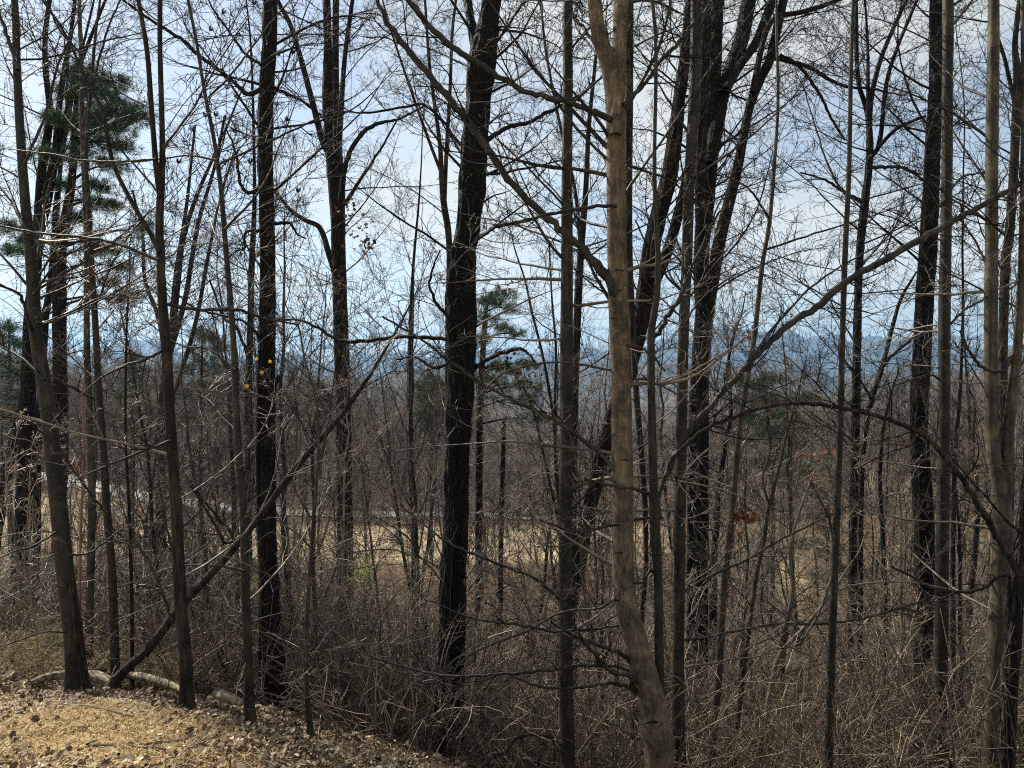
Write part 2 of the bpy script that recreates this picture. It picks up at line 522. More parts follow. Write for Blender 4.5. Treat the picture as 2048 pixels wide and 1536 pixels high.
# ground: soil under litter, straw lawn, woodland floor and field, far forest
def ground_mat():
    m, nt, b = new_mat('ground_soil')
    geo = N(nt, 'ShaderNodeNewGeometry')
    pos = geo.outputs['Position']
    n1 = noise_node(nt, pos, 9, 6, 0.65)
    soil = ramp(nt, [(0.35, (0.05, 0.035, 0.022)), (0.55, (0.13, 0.09, 0.055)), (0.72, (0.26, 0.185, 0.115))]); L(nt, n1.outputs['Fac'], soil.inputs[0])
    n2 = noise_node(nt, pos, 30, 5, 0.7)
    straw = ramp(nt, [(0.3, (0.13, 0.085, 0.04)), (0.5, (0.33, 0.235, 0.11)), (0.7, (0.48, 0.36, 0.18))]); L(nt, n2.outputs['Fac'], straw.inputs[0])
    nf = noise_node(nt, pos, 0.8, 7, 0.7)
    fld = ramp(nt, [(0.38, (0.15, 0.11, 0.07)), (0.5, (0.29, 0.22, 0.135)), (0.62, (0.42, 0.335, 0.215))]); L(nt, nf.outputs['Fac'], fld.inputs[0])
    nfar = noise_node(nt, pos, 0.02, 8, 0.7)
    far = ramp(nt, [(0.4, (0.03, 0.045, 0.025)), (0.5, (0.075, 0.062, 0.045)), (0.65, (0.12, 0.095, 0.07))]); L(nt, nfar.outputs['Fac'], far.inputs[0])
    at = N(nt, 'ShaderNodeAttribute'); at.attribute_name = 'zone'
    s = N(nt, 'ShaderNodeSeparateColor'); L(nt, at.outputs['Color'], s.inputs[0])
    c = mixc(nt, s.outputs[0], soil.outputs[0], straw.outputs[0])
    c = mixc(nt, s.outputs[1], c, fld.outputs[0])
    c = mixc(nt, s.outputs[2], c, far.outputs[0])
    L(nt, c, b.inputs['Base Color'])
    b.inputs['Roughness'].default_value = 0.95
    b.inputs['Specular IOR Level'].default_value = 0.1
    bp = N(nt, 'ShaderNodeBump'); bp.inputs['Strength'].default_value = 0.7; bp.inputs['Distance'].default_value = 0.04
    L(nt, n2.outputs['Fac'], bp.inputs['Height']); L(nt, bp.outputs[0], b.inputs['Normal'])
    return m


M['ground'] = ground_mat()

# ------------------------------------------------------------------ the ground sheet
rad = np.concatenate([[0.0], np.geomspace(0.4, 60, 210), np.geomspace(61.5, 6300, 200)])
azf = np.radians(np.concatenate([np.linspace(-50, 50, 420, endpoint=False), np.linspace(50, 310, 130, endpoint=False)]))
RR, AA = np.meshgrid(rad, azf, indexing='ij')
GX, GY = RR * np.sin(AA), RR * np.cos(AA)
GZ = ground(GX, GY)
GZ = GZ + 0.02 * vnoise(GX * 9, GY * 9) * (RR < 30)
nr, na = RR.shape
ii = (np.arange(nr - 1) * na)[:, None]; jj = np.arange(na)[None, :]; j2 = (jj + 1) % na
q = np.stack([ii + jj, ii + j2, ii + na + j2, ii + na + jj], -1).reshape(-1, 4)
gm = mesh_from('ground', np.stack([GX, GY, GZ], -1).reshape(-1, 3), [q[:, ::-1]], M['ground'])
ca = gm.color_attributes.new('zone', 'FLOAT_COLOR', 'POINT')


def lawn_w(x, y):
    edge = x + 1.14 + 0.68 * (y - 3.1) + 0.5 * np.maximum(y - 4.4, 0) + 0.9 * fbm(x * 0.9, y * 0.9, 3)
    return (1 - sstep(-0.5, 0.4, edge)) * (1 - sstep(6.0, 7.3, y)) + (y < 1.5) * 1.0


def field_w(x, y):
    u = x / np.maximum(y, 1)
    c = sstep(40, 43, y) * (1 - sstep(52, 55, y)) * sstep(-0.9, -0.6, u + 0 * y) * (1 - sstep(0.17, 0.24, u))
    d = sstep(28, 31, y) * (1 - sstep(40, 44, y)) * np.exp(-((u - 0.385 + 0.0015 * (y - 34)) / 0.022) ** 2)
    e = sstep(46, 50, y) * (1 - sstep(70, 76, y)) * sstep(-1.2, -0.72, u) * (1 - sstep(-0.55, -0.42, u))
    return np.clip(c + d + e, 0, 1)


col = np.zeros((nr * na, 4)); col[:, 3] = 1
gx, gy = GX.ravel(), GY.ravel()
col[:, 0] = np.clip(lawn_w(gx, gy), 0, 1)
col[:, 1] = field_w(gx, gy)
col[:, 2] = sstep(140, 260, np.hypot(gx, gy))
ca.data.foreach_set('color', col.astype(np.float32).ravel())
g = obj('ground', gm, kind='structure')

# gravel road across the valley floor
road_px = [(-260, 868, 108), (0, 915, 92), (110, 945, 84), (230, 985, 74), (330, 1008, 67), (480, 1022, 62), (640, 1030, 60), (820, 1030, 60.5), (1000, 1032, 60), (1160, 1040, 59), (1400, 1040, 60)]
rp = []
for px, py, d in road_px:
    p = unproj(px, py, d); rp.append((p[0], p[1], 0))
rp = resample(rp, 160)
t = np.gradient(rp[:, :2], axis=0); t /= np.linalg.norm(t, axis=1)[:, None]
nrm = np.stack([-t[:, 1], t[:, 0]], 1)
V = []
offs = np.linspace(-1.7, 1.7, 9)
for o in offs:
    xy = rp[:, :2] + nrm * o
    z = ground(xy[:, 0], xy[:, 1]) + 0.16 - 0.03 * abs(o)
    V.append(np.column_stack([xy, z]))
V = np.stack(V, 1)
K_, S_ = V.shape[:2]
i = (np.arange(K_ - 1) * S_)[:, None]; j = np.arange(S_ - 1)[None, :]
q = np.stack([i + j, i + j + 1, i + S_ + j + 1, i + S_ + j], -1).reshape(-1, 4)
M['gravel'] = simple('pale_gravel', [(0.35, (0.30, 0.29, 0.28)), (0.65, (0.52, 0.5, 0.48))], 4, 0.95, 0.1, vary=False)
obj('gravel_road', mesh_from('gravel_road', V.reshape(-1, 3), [q], M['gravel']), kind='structure')


# ------------------------------------------------------------------ traced trees
def trunk_mesh(P3, R, mat, sides=18, K=90, rough=0.0, flare=0.0, base=None, wob=0.03):
    pr = resample(np.column_stack([P3, R]), K)
    P = pr[:, :3]; r = np.maximum(pr[:, 3], 0.003)
    if flare:
        h = np.linalg.norm(P - P[0], axis=1)
        r = r * (1 + flare * np.exp(-h / 0.16) + 0.35 * flare * np.exp(-h / 0.5))
    V, q = tube_arrays(P[None], r[None], sides)
    V = V.reshape(K, sides, 3)
    c = P[:, None, :]
    th = np.arange(sides)[None, :] / sides
    h = np.concatenate([[0], np.cumsum(np.linalg.norm(np.diff(P, axis=0), axis=1))])[:, None]
    sx = rng.uniform(0, 200)
    # periodic in angle: use cos/sin circle
    cx, sy = np.cos(th * 2 * math.pi), np.sin(th * 2 * math.pi)
    f = 1 + wob * 2 * (vnoise(sx + cx * 1.2 + h * 1.1, sx + sy * 1.2 + h * 0.9))
    if rough:
        f = f + rough * 2.2 * (vnoise(sx + cx * 4.5 + 0.25 * h, sx + sy * 4.5 + h * 1.6)) + rough * 1.5 * vnoise(th * sides * 0.5 + sx, h * 7)
    if flare:
        f = f + flare * 0.5 * np.exp(-h / 0.22) * np.cos(th * 2 * math.pi * 4 + sx)
    V = c + (V - c) * f[..., None]
    V = V.reshape(-1, 3)
    # tip cap
    tip = len(V); V = np.vstack([V, P[-1]])
    k = (K - 1) * sides
    tri = np.stack([k + np.arange(sides), k + (np.arange(sides) + 1) % sides, np.full(sides, tip)], 1)
    if base is not None: V = V - base
    return mesh_from('trunk', V, [q, tri], mat), P, r


def branch_parts(root, base, P, R, mat, twigmat, n2=(5, 8), name='branch', dens=1.0, K=22, sides=6, twlen=(0.25, 0.5), up=0.02, tlo=0.12):
    """a limb with its side shoots (a sub-part) under the thing"""
    pr = resample(np.column_stack([P, R]), K)
    Pk, Rk = pr[:, :3], np.maximum(pr[:, 3], 0.0015)
    kink = rng.normal(0, 1, (K, 3)) * np.clip(Rk * 0.3, 0.0015, 0.006)[:, None]
    kink[0] = 0
    Pk = Pk + kink
    knob = 1 + 0.10 * np.sin(np.arange(K) * 2.4 + rng.uniform(0, 6)) * (rng.random(K) > 0.4)
    V, q = tube_arrays(Pk[None], (Rk * knob)[None], sides)
    b = obj(name, mesh_from(name, V - base, [q], mat), root)
    Ln = np.linalg.norm(np.diff(Pk, axis=0), axis=1).sum()
    n = max(3, int(Ln * dens * rng.uniform(*n2) * 0.8))
    P2, R2 = spawn(Pk[None], Rk[None], n, tlo, 1.0, (0.5, 1.15), None, K=7, noise=0.11, up=up, rr=0.5, rmin=0.0038, lr=(twlen[0], min(twlen[1] * 2.2, max(Ln * 0.7, 0.3))))
    R2 = np.minimum(R2, 0.0068)
    P3, R3 = spawn(P2, R2, 4, 0.15, 1.0, (0.45, 1.0), (0.25, 0.6), K=5, noise=0.14, up=up, rr=0.65, rmin=0.0030, rtip=0.002)
    P4, R4 = spawn(P3, R3, 2, 0.2, 1.0, (0.4, 0.95), (0.3, 0.7), K=3, noise=0.14, up=up, rr=0.75, rmin=0.0024, rtip=0.0018)
    V, q = join([tube_arrays(P2, R2, 3), tube_arrays(P3, R3, 3), tube_arrays(P4, R4, 3)])
    obj('twigs', mesh_from('twigs', V - base, [q], twigmat), b, kind='stuff')
    return b


FAKE = 0


def traced(pts, d0, d1=None):
    """pixel rows (x, y, width) -> 3d points and radii; depth runs from d0 to d1"""
    a = np.array(pts, float)
    seg = np.hypot(np.diff(a[:, 0]), np.diff(a[:, 1]))
    s = np.concatenate([[0], np.cumsum(seg)]); s /= s[-1]
    d = d0 + ((d1 if d1 is not None else d0) - d0) * s
    P = unproj(a[:, 0], a[:, 1], d)
    R = a[:, 2] * d / F / 2
    return P, R


def hero(name, label, cat, mat, D, pts, lean=0.0, rough=0.0, flare=0.25, limbs=(), nb=10, brange=(0.3, 1.0), blen=(1.0, 2.4), twig='twig', top=3.0,
         forks=(), ground_ext=True, group=None, sides=None, bangle=(0.7, 1.3), bup=0.05, dens=1.0, bmat=None, wob=0.03, low=0):
    """a tree traced from the photograph, bottom to top"""
    P, R = traced(pts, D, D + lean)
    P = list(P); R = list(R)
    if ground_ext:
        p = P[0].copy(); gz = float(ground(p[0], p[1]))
        if p[2] > gz + 0.05:
            dvec = (P[0] - P[1]); dvec = dvec / np.linalg.norm(dvec)
            dvec = np.array([dvec[0] * 0.4, dvec[1] * 0.4, -1.0])
            n = max(1, int((p[2] - gz) / 0.6))
            ext = []
            for k in range(1, n + 1):
                h = (p[2] - gz + 0.12) * k / n
                ext.append(p + dvec * np.array([h, h, 0]) * (0.6 if h > 1 else 1) + np.array([0, 0, -h]))
            grow = 1 + 0.12 * np.arange(1, n + 1) / n
            P = ext[::-1] + P
            R = list(R[0] * grow[::-1]) + R
        else:
            P[0][2] = gz - 0.08
    if top:
        d = P[-1] - P[-2]; d = d / np.linalg.norm(d); d[2] = max(d[2], 0.5)
        for k in range(1, 4):
            P.append(P[-1] + d * top / 3 + rng.normal(0, 0.05, 3)); R.append(R[-1] * 0.72)
    P = np.array(P); R = np.array(R)
    base = P[0].copy(); base[2] = float(ground(base[0], base[1]))
    root = empty(name, base, label, cat, group)
    Ltot = np.linalg.norm(np.diff(P, axis=0), axis=1).sum()
    sd_ = sides or (40 if rough else (20 if R.max() > 0.06 else 12))
    K = int(np.clip(Ltot * (34 if rough else 12), 40, 330))
    me, Pk, Rk = trunk_mesh(P, R, M[mat], sd_, K, rough, flare, base, wob)
    obj('trunk', me, root)
    bm_ = M[bmat] if bmat else (M['smooth'] if mat in ('smooth', 'beech', 'tan', 'greybrown') else M['twig'])
    for fk in forks:           # big secondary stems: (pts, lean)
        fp, fr = traced(fk[0], fk[1] if len(fk) > 2 else D, (fk[2] if len(fk) > 2 else D + fk[1]))
        if fk[0][-1][1] <= 20:
            d = fp[-1] - fp[-2]; d = d / np.linalg.norm(d)
            fp = np.vstack([fp, fp[-1] + d * 1.2, fp[-1] + d * 2.4 + np.array([0, 0, 0.3])]); fr = np.append(fr, [fr[-1] * 0.7, fr[-1] * 0.35])
        Lf = np.linalg.norm(np.diff(fp, axis=0), axis=1).sum()
        m2, pk2, rk2 = trunk_mesh(fp, fr, M[mat], 14 if not rough else 28, int(np.clip(Lf * (14 if not rough else 26), 24, 200)), rough * 0.8, 0, base, wob)
        st = obj('stem', m2, root)
        for _ in range(max(2, int(Lf * 1.6 * (nb > 0)))):
            auto_branch(root, base, pk2, rk2, (0.1, 0.95), blen, bm_, M[twig], bangle, bup, dens)
    for lb in limbs:
        lp, lr_ = traced(lb[0], D + (lb[2] if len(lb) > 2 else 0), D + lb[1])
        branch_parts(root, base, lp, lr_, bm_, M[twig], dens=dens, K=max(20, int(len(lp) * 5)), sides=7)
    for _ in range(int(nb * 1.35)):
        auto_branch(root, base, Pk, Rk, brange, blen, bm_, M[twig], bangle, bup, dens)
    for _ in range(low):
        auto_branch(root, base, Pk, Rk, (0.12, 0.5), (0.8, 2.0), M['twig_pale'], M['twig_pale'], (1.1, 1.65), 0.02, dens * 0.8)  # low branches coloured pale to imitate sunlight on them
    return root, base


def auto_branch(root, base, Pk, Rk, brange, blen, bmat_, tmat, bangle, bup, dens):
    K = len(Pk)
    i = int(rng.uniform(*brange) * (K - 2))
    p = Pk[i]; T = norm(Pk[i + 1] - Pk[i])
    ph = rng.uniform(0, 2 * math.pi)
    # keep limbs from poking straight at the viewer
    side = np.array([math.cos(ph), math.sin(ph), 0])
    if side[1] < -0.4: side[1] *= -0.6
    a = rng.uniform(*bangle)
    d = norm(T * math.cos(a) + norm(side) * math.sin(a))
    ln = rng.uniform(*blen) * 1.15
    r0 = float(np.clip(Rk[i] * rng.uniform(0.16, 0.34), 0.0035, 0.02))
    n = 9; out = [p]; bend = rng.normal(0, 0.05, 3)
    for k in range(n - 1):
        d = norm(d + rng.normal(0, 0.085, 3) + bend + np.array([0, 0, bup]))
        out.append(out[-1] + d * ln / (n - 1))
    out = np.array(out)
    r = np.linspace(r0, 0.002, n)
    branch_parts(root, base, out, r, bmat_, tmat, dens=dens, K=12, sides=5)


# ------------------------------------------------------------------ the near trees, left to right
hero('young_tree', 'smooth grey leaning trunk, leftmost in the photo, with shaggy rootlets at its foot', 'tree', 'smooth', 7.0,
     [(157, 1386, 42), (152, 1330, 36), (147, 1267, 34), (131, 1148, 32), (118, 1023, 31), (106, 910, 29), (92, 790, 27), (73, 671, 24), (61, 500, 21), (51, 410, 18), (41, 273, 16), (34, 137, 14), (29, 0, 12)], low=5,
     lean=0.3, flare=0.45, nb=20, brange=(0.35, 1), blen=(0.9, 2.2),
     limbs=[([(73, 700, 7), (40, 590, 6), (10, 575, 5), (-30, 550, 3)], -0.4), ([(37, 140, 8), (10, 60, 7), (-20, -30, 5)], 0.4),
            ([(57, 470, 6), (20, 400, 5), (-40, 330, 3)], 0.6), ([(90, 760, 5), (51, 722, 5), (0, 691, 4), (-60, 660, 3)], 0.5),
            ([(47, 330, 6), (90, 230, 5), (120, 120, 4), (170, 10, 3)], 0.5), ([(66, 590, 5), (120, 520, 4), (190, 480, 3), (260, 420, 2)], 0.6),
            ([(100, 880, 4), (50, 840, 3), (0, 830, 3), (-50, 790, 2)], -0.5), ([(120, 1060, 5), (70, 1090, 4), (10, 1110, 3), (-40, 1150, 2)], -0.7),
            ([(128, 1110, 4), (180, 1105, 4), (240, 1060, 3), (290, 1035, 2)], 0.5), ([(138, 1265, 4), (90, 1264, 3), (40, 1280, 3), (-20, 1300, 2)], -0.6)])
hero('young_tree', 'pale straight trunk rising just right of the leftmost leaning trunk', 'tree', 'tan', 9.0,
     [(174, 1338, 16), (179, 1216, 15), (183, 1011, 14), (178, 808, 13), (174, 705, 12), (173, 500, 10), (171, 410, 10), (165, 273, 9), (162, 102, 8), (159, 0, 7)],
     lean=0.2, nb=14, brange=(0.4, 1), blen=(0.8, 1.9), limbs=[([(166, 250, 6), (190, 150, 5), (215, 60, 4), (250, -20, 3)], 0.5), ([(163, 110, 5), (120, 60, 4), (90, 0, 3)], -0.3)])
hero('young_tree', 'slim grey trunk between the pale straight trunk and the leaning dead stem', 'tree', 'smooth', 8.0,
     [(232, 1390, 20), (230, 1330, 17), (227, 1216, 16), (222, 1114, 15), (214, 1023, 15), (205, 876, 14), (197, 773, 13), (190, 637, 12), (181, 500, 11), (177, 400, 9), (172, 325, 8), (180, 200, 6), (192, 60, 5), (200, 0, 4)], low=4,
     lean=-0.2, nb=14, brange=(0.3, 1), blen=(0.8, 2.0),
     limbs=[([(201, 803, 7), (154, 780, 6), (103, 753, 5), (51, 722, 4), (0, 691, 4), (-40, 668, 3)], -0.6), ([(188, 620, 5), (239, 500, 4), (300, 420, 3)], 0.5),
            ([(214, 1030, 5), (160, 960, 4), (120, 900, 3)], -0.3)])
hero('forked_tree', 'slender dark tree forking high into two upright leaders, left of the seed-pod stem', 'tree', 'greybrown', 5.6,
     [(379, 1450, 34), (374, 1400, 25), (371, 1319, 23), (362, 1216, 23), (357, 1114, 22), (352, 1011, 21), (345, 910, 20), (338, 808, 20), (333, 705, 19), (325, 602, 17), (320, 500, 15), (319, 430, 15), (322, 385, 14), (325, 308, 11), (323, 205, 10), (320, 100, 9), (320, 0, 9)], low=5,
     lean=0.1, flare=0.5, nb=14, brange=(0.35, 1), blen=(0.7, 1.7), rough=0.05, dens=1.0,
     forks=[([(321, 395, 12), (312, 330, 11), (307, 270, 10), (302, 205, 10), (294, 102, 9), (277, 0, 8)], 0.2),
            ([(319, 505, 10), (300, 466, 9), (263, 403, 9), (226, 325, 8), (205, 222, 7), (178, 171, 6), (130, 68, 5), (85, 0, 4)], 0.6)],
     limbs=[([(318, 520, 7), (239, 489, 6), (171, 475, 6), (68, 465, 5), (0, 451, 4), (-60, 440, 3)], 0.3),
            ([(336, 608, 8), (393, 620, 7), (478, 620, 6), (530, 637, 5), (598, 650, 4)], 0.6), ([(325, 700, 7), (290, 719, 6), (239, 736, 5), (202, 756, 4), (150, 800, 2)], -0.3),
            ([(345, 1240, 6), (300, 1130, 5), (260, 1080, 4), (215, 1085, 3)], 0.2), ([(362, 1165, 5), (330, 1040, 4), (318, 960, 3)], 0.2),
            ([(345, 880, 6), (280, 905, 5), (215, 930, 4), (150, 960, 3)], -0.3), ([(356, 1060, 5), (400, 1020, 4), (430, 960, 3), (490, 930, 2)], 0.4),
            ([(325, 300, 5), (390, 210, 4), (440, 120, 3), (500, 30, 2)], 0.4), ([(312, 318, 5), (239, 323, 4), (171, 321, 4), (103, 308, 3), (0, 297, 2)], 0.4)])
tulip, tulip_base = hero('tulip_tree', 'thin leaning dark stem with dry seed pods, just left of the thick furrowed trunk', 'tree', 'smooth', 6.2,
     [(500, 1468, 24), (497, 1353, 18), (494, 1250, 17), (490, 1148, 16), (487, 1023, 15), (478, 910, 14), (472, 808, 13), (468, 705, 12), (461, 602, 11), (453, 513, 10), (441, 369, 9), (427, 273, 8), (410, 188, 7), (393, 85, 6), (376, 0, 6)], low=5,
     lean=0.3, flare=0.45, nb=14, brange=(0.35, 1), blen=(0.6, 1.6),
     limbs=[([(437, 330, 5), (520, 290, 4), (581, 263, 4), (649, 232, 3), (700, 222, 2)], 0.6), ([(435, 320, 5), (376, 311, 4), (308, 320, 3), (230, 330, 2)], 0.3),
            ([(449, 460, 6), (520, 380, 4), (560, 290, 3), (600, 180, 2)], 0.7), ([(478, 1090, 7), (440, 1040, 6), (400, 990, 5), (370, 950, 3)], -0.3),
            ([(413, 200, 5), (470, 140, 4), (530, 60, 3), (580, 0, 2)], 0.5), ([(489, 1142, 6), (440, 1132, 5), (372, 1130, 3)], 0.0), ([(470, 740, 5), (420, 700, 4), (360, 690, 3), (290, 640, 2)], 0.3)])
oak, oak_base = hero('furrowed_tree', 'thick trunk with furrowed bark, a burl halfway up and a blackened foot', 'tree', 'rough', 8.6,
     [(547, 1424, 60), (545, 1380, 53), (543, 1340, 50), (542, 1250, 46), (537, 1148, 39), (533, 1023, 35), (533, 876, 35), (534, 780, 33), (533, 745, 31), (534, 671, 30), (535, 500, 28), (531, 342, 28), (531, 205, 29), (537, 100, 28), (540, 0, 28)],
     lean=0.3, rough=0.10, flare=0.35, nb=18, brange=(0.45, 1), blen=(1.0, 2.6), wob=0.05,
     limbs=[([(520, 178, 10), (492, 188, 10), (468, 164, 8), (410, 120, 8), (359, 75, 7), (308, 44, 6), (260, 10, 5), (220, -20, 4)], -0.5),
            ([(542, 171, 8), (581, 191, 6), (615, 208, 4), (650, 240, 3)], 0.6), ([(522, 130, 7), (485, 102, 6), (458, 62, 5), (427, 20, 4), (410, -20, 3)], 0.5),
            ([(522, 376, 8), (496, 386, 8), (483, 370, 7), (472, 308, 5), (455, 260, 3)], -0.4), ([(522, 461, 7), (492, 465, 6), (489, 496, 5), (472, 502, 4), (458, 516, 3)], 0.2),
            ([(545, 448, 7), (581, 448, 6), (595, 468, 4), (612, 478, 3)], 0.2), ([(528, 700, 7), (500, 650, 6), (440, 630, 5), (380, 610, 4), (330, 560, 2)], 0.6)])
big, big_base = hero('two_stemmed_tree', 'brown trunk splitting into several tall stems, between the furrowed trunk and the black forked trunk', 'tree', 'red', 17.0,
     [(692, 1240, 34), (692, 1180, 32), (690, 1060, 31), (688, 900, 30), (684, 740, 29), (680, 602, 28), (677, 513, 27), (676, 440, 29), (671, 342, 34), (664, 270, 30), (656, 205, 22), (656, 102, 17), (653, 0, 14)],
     lean=0.5, rough=0.07, flare=0.1, nb=16, brange=(0.3, 1), blen=(1.5, 4.5), dens=0.7,
     forks=[([(674, 330, 16), (673, 250, 14), (671, 120, 13), (672, 0, 12)], 0.4), ([(676, 320, 12), (682, 220, 11), (690, 110, 9), (705, 0, 8)], -0.5),
            ([(665, 310, 16), (649, 290, 14), (625, 205, 12), (605, 130, 11), (581, 51, 9), (560, 10, 8)], -0.6),
            ([(680, 575, 15), (670, 545, 13), (660, 515, 12), (639, 455, 10), (610, 440, 9), (581, 420, 8), (560, 395, 7), (543, 379, 6)], -0.8)],
     limbs=[([(682, 400, 12), (694, 318, 10), (724, 267, 9), (759, 246, 7), (793, 239, 5), (850, 212, 4)], -1.0), ([(690, 410, 9), (720, 360, 7), (760, 300, 5), (800, 230, 3)], 0.8)])
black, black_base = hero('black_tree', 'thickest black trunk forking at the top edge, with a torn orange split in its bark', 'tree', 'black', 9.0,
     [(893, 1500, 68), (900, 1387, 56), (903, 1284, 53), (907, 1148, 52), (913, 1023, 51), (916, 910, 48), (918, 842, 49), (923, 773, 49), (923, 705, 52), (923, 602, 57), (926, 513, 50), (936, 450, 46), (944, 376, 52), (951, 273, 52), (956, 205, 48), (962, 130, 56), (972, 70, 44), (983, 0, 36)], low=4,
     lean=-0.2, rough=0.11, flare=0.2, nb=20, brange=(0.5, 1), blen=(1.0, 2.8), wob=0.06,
     forks=[([(958, 130, 24), (948, 80, 20), (938, 20, 17), (932, -20, 16)], 0.4)],
     limbs=[([(968, 290, 12), (977, 277, 10), (1015, 255, 9), (1056, 246, 8), (1087, 229, 8), (1121, 212, 7), (1158, 191, 5), (1186, 164, 4)], 0.7),
            ([(940, 478, 9), (964, 472, 8), (988, 455, 6), (1049, 444, 5), (1090, 430, 4), (1140, 425, 3)], 0.5),
            ([(915, 682, 9), (868, 676, 8), (800, 674, 8), (731, 681, 8), (680, 681, 7), (632, 654, 6), (598, 640, 5), (530, 637, 4), (478, 620, 4)], 1.2),
            ([(935, 748, 13), (950, 736, 11), (970, 722, 9), (1005, 705, 8), (1039, 697, 8), (1052, 702, 6), (1075, 730, 4)], -0.5),
            ([(905, 640, 8), (870, 600, 6), (860, 560, 5), (880, 500, 3)], -0.4), ([(975, 110, 8), (1010, 60, 6), (1050, 0, 5)], 0.4),
            ([(930, 300, 7), (851, 212, 5), (783, 219, 5), (730, 226, 4), (680, 222, 3)], 0.8), ([(910, 720, 8), (870, 735, 7), (830, 715, 5), (790, 720, 4)], 0.5)])
hero('pole_tree', 'straight smooth pole-like trunk midway between the black forked trunk and the bent pale trunk', 'tree', 'smooth', 7.0,
     [(1136, 1536, 30), (1133, 1387, 28), (1131, 1216, 27), (1131, 1023, 27), (1133, 910, 26), (1133, 740, 26), (1134, 500, 24), (1134, 342, 21), (1136, 170, 20), (1136, 0, 19)], low=7,
     lean=0.2, nb=15, brange=(0.5, 1), blen=(0.8, 2.2),
     limbs=[([(1121, 1205, 7), (1073, 1158, 6), (1005, 1131, 6), (919, 1096, 5), (878, 1073, 4), (800, 1010, 3)], 0.6), ([(1144, 30, 7), (1170, 60, 7), (1200, 110, 5)], -0.4),
            ([(1140, 1025, 5), (1200, 960, 4), (1270, 900, 3), (1330, 870, 2)], -0.4)])
hero('slender_tree', 'slender dark trunk close behind the straight pole-like trunk', 'tree', 'greybrown', 12.5,
     [(1146, 1180, 16), (1146, 1000, 15), (1150, 773, 15), (1156, 600, 16), (1162, 500, 14), (1171, 390, 11), (1178, 250, 9), (1190, 130, 7), (1200, 0, 6)], nb=15, brange=(0.3, 1), blen=(1, 2.6),
     forks=[([(1160, 480, 8), (1150, 380, 7), (1120, 250, 6), (1095, 120, 5), (1080, 0, 4)], 0.5)])
bent, bent_base = hero('bent_beech', 'thickest pale smooth trunk, bent at its foot and forked near the top, right of centre', 'tree', 'beech', 6.0,
     [(1319, 1536, 59.2), (1316, 1480, 57.3), (1310, 1425, 54.5), (1298, 1375, 50.8), (1283, 1325, 51.7), (1270, 1280, 49.8), (1257, 1230, 45.1), (1249, 1180, 43.2), (1246, 1120, 43.2), (1246, 1011, 42.3), (1244, 876, 41.4), (1242, 773, 40.4), (1238, 637, 39.5), (1234, 513, 37.6), (1231, 308, 36.7), (1230, 205, 37.6), (1221, 140, 35.7), (1206, 95, 31.0), (1196, 60, 29.1), (1189, 0, 27.3)], low=6,
     lean=0.1, flare=0.0, nb=16, brange=(0.45, 1), blen=(0.9, 2.4), sides=32, wob=0.025,
     forks=[([(1231, 270, 22), (1234, 210, 28), (1237, 165, 28), (1238, 120, 28), (1240, 60, 29), (1242, 0, 29)], 0.25)],
     limbs=[([(1222, 240, 13), (1205, 233, 12), (1158, 212, 11), (1107, 198, 11), (1049, 181, 11), (1005, 157, 11), (926, 109, 12), (871, 65, 12), (817, 0, 10), (790, -30, 9)], 0.5),
            ([(1238, 590, 24), (1213, 551, 22), (1186, 519, 17), (1158, 492, 15), (1121, 458, 14), (1083, 424, 14), (1042, 386, 14), (1005, 342, 14), (974, 297, 15), (933, 239, 15), (885, 181, 13), (830, 116, 13), (783, 58, 10), (753, 0, 9)], 0.9),
            ([(1246, 210, 10), (1258, 200, 9), (1295, 161, 8), (1322, 120, 8), (1357, 85, 8), (1380, 55, 7), (1420, 10, 6), (1440, -20, 5)], 0.5),
            ([(1232, 412, 8), (1186, 414, 7), (1090, 430, 6), (1049, 441, 5), (988, 452, 4)], -0.4),
            ([(1236, 950, 11), (1220, 927, 9), (1176, 886, 9), (1124, 849, 8), (1056, 814, 8), (1001, 787, 7), (953, 760, 7), (899, 722, 6), (851, 685, 5), (765, 633, 4)], 0.6),
            ([(1262, 1325, 10), (1244, 1308, 9), (1210, 1295, 8), (1158, 1274, 7), (1104, 1247, 5)], -0.3),
            ([(1268, 1345, 7), (1258, 1341, 6), (1227, 1332, 6), (1158, 1332, 6), (1073, 1343, 6), (988, 1349, 6), (885, 1351, 5), (817, 1336, 5), (748, 1315, 4), (680, 1288, 3)], 0.5),
            ([(1275, 1385, 8), (1264, 1378, 8), (1227, 1366, 7), (1176, 1373, 6), (1124, 1378, 6), (1073, 1370, 5), (1020, 1350, 3)], -0.4),
            ([(1252, 1250, 6), (1234, 1250, 5), (1176, 1259, 6), (1107, 1262, 6), (1022, 1247, 5), (933, 1233, 4), (860, 1200, 3)], 0.5),
            ([(1266, 1385, 12), (1262, 1356, 12), (1252, 1350, 8), (1225, 1345, 7), (1200, 1320, 6), (1170, 1285, 5), (1145, 1240, 4)], -0.5),
            ([(1244, 1190, 6), (1200, 1215, 5), (1120, 1225, 5), (1060, 1260, 4), (960, 1300, 3), (870, 1360, 2)], 0.7),
            ([(1255, 330, 6), (1300, 345, 5), (1340, 360, 4), (1390, 400, 3)], 0.3), ([(1250, 690, 6), (1290, 700, 5), (1330, 740, 4)], -0.3)])
hero('slender_tree', 'narrow dark trunk half hidden right behind the upper part of the bent pale trunk', 'tree', 'greybrown', 9.5,
     [(1268, 1560, 16), (1270, 1404, 14), (1285, 1216, 11), (1292, 1114, 10), (1288, 980, 12), (1272, 780, 13), (1262, 600, 14), (1258, 500, 15), (1257, 342, 16), (1258, 170, 17), (1259, 0, 17)], nb=7, brange=(0.55, 1), blen=(0.8, 2.0))
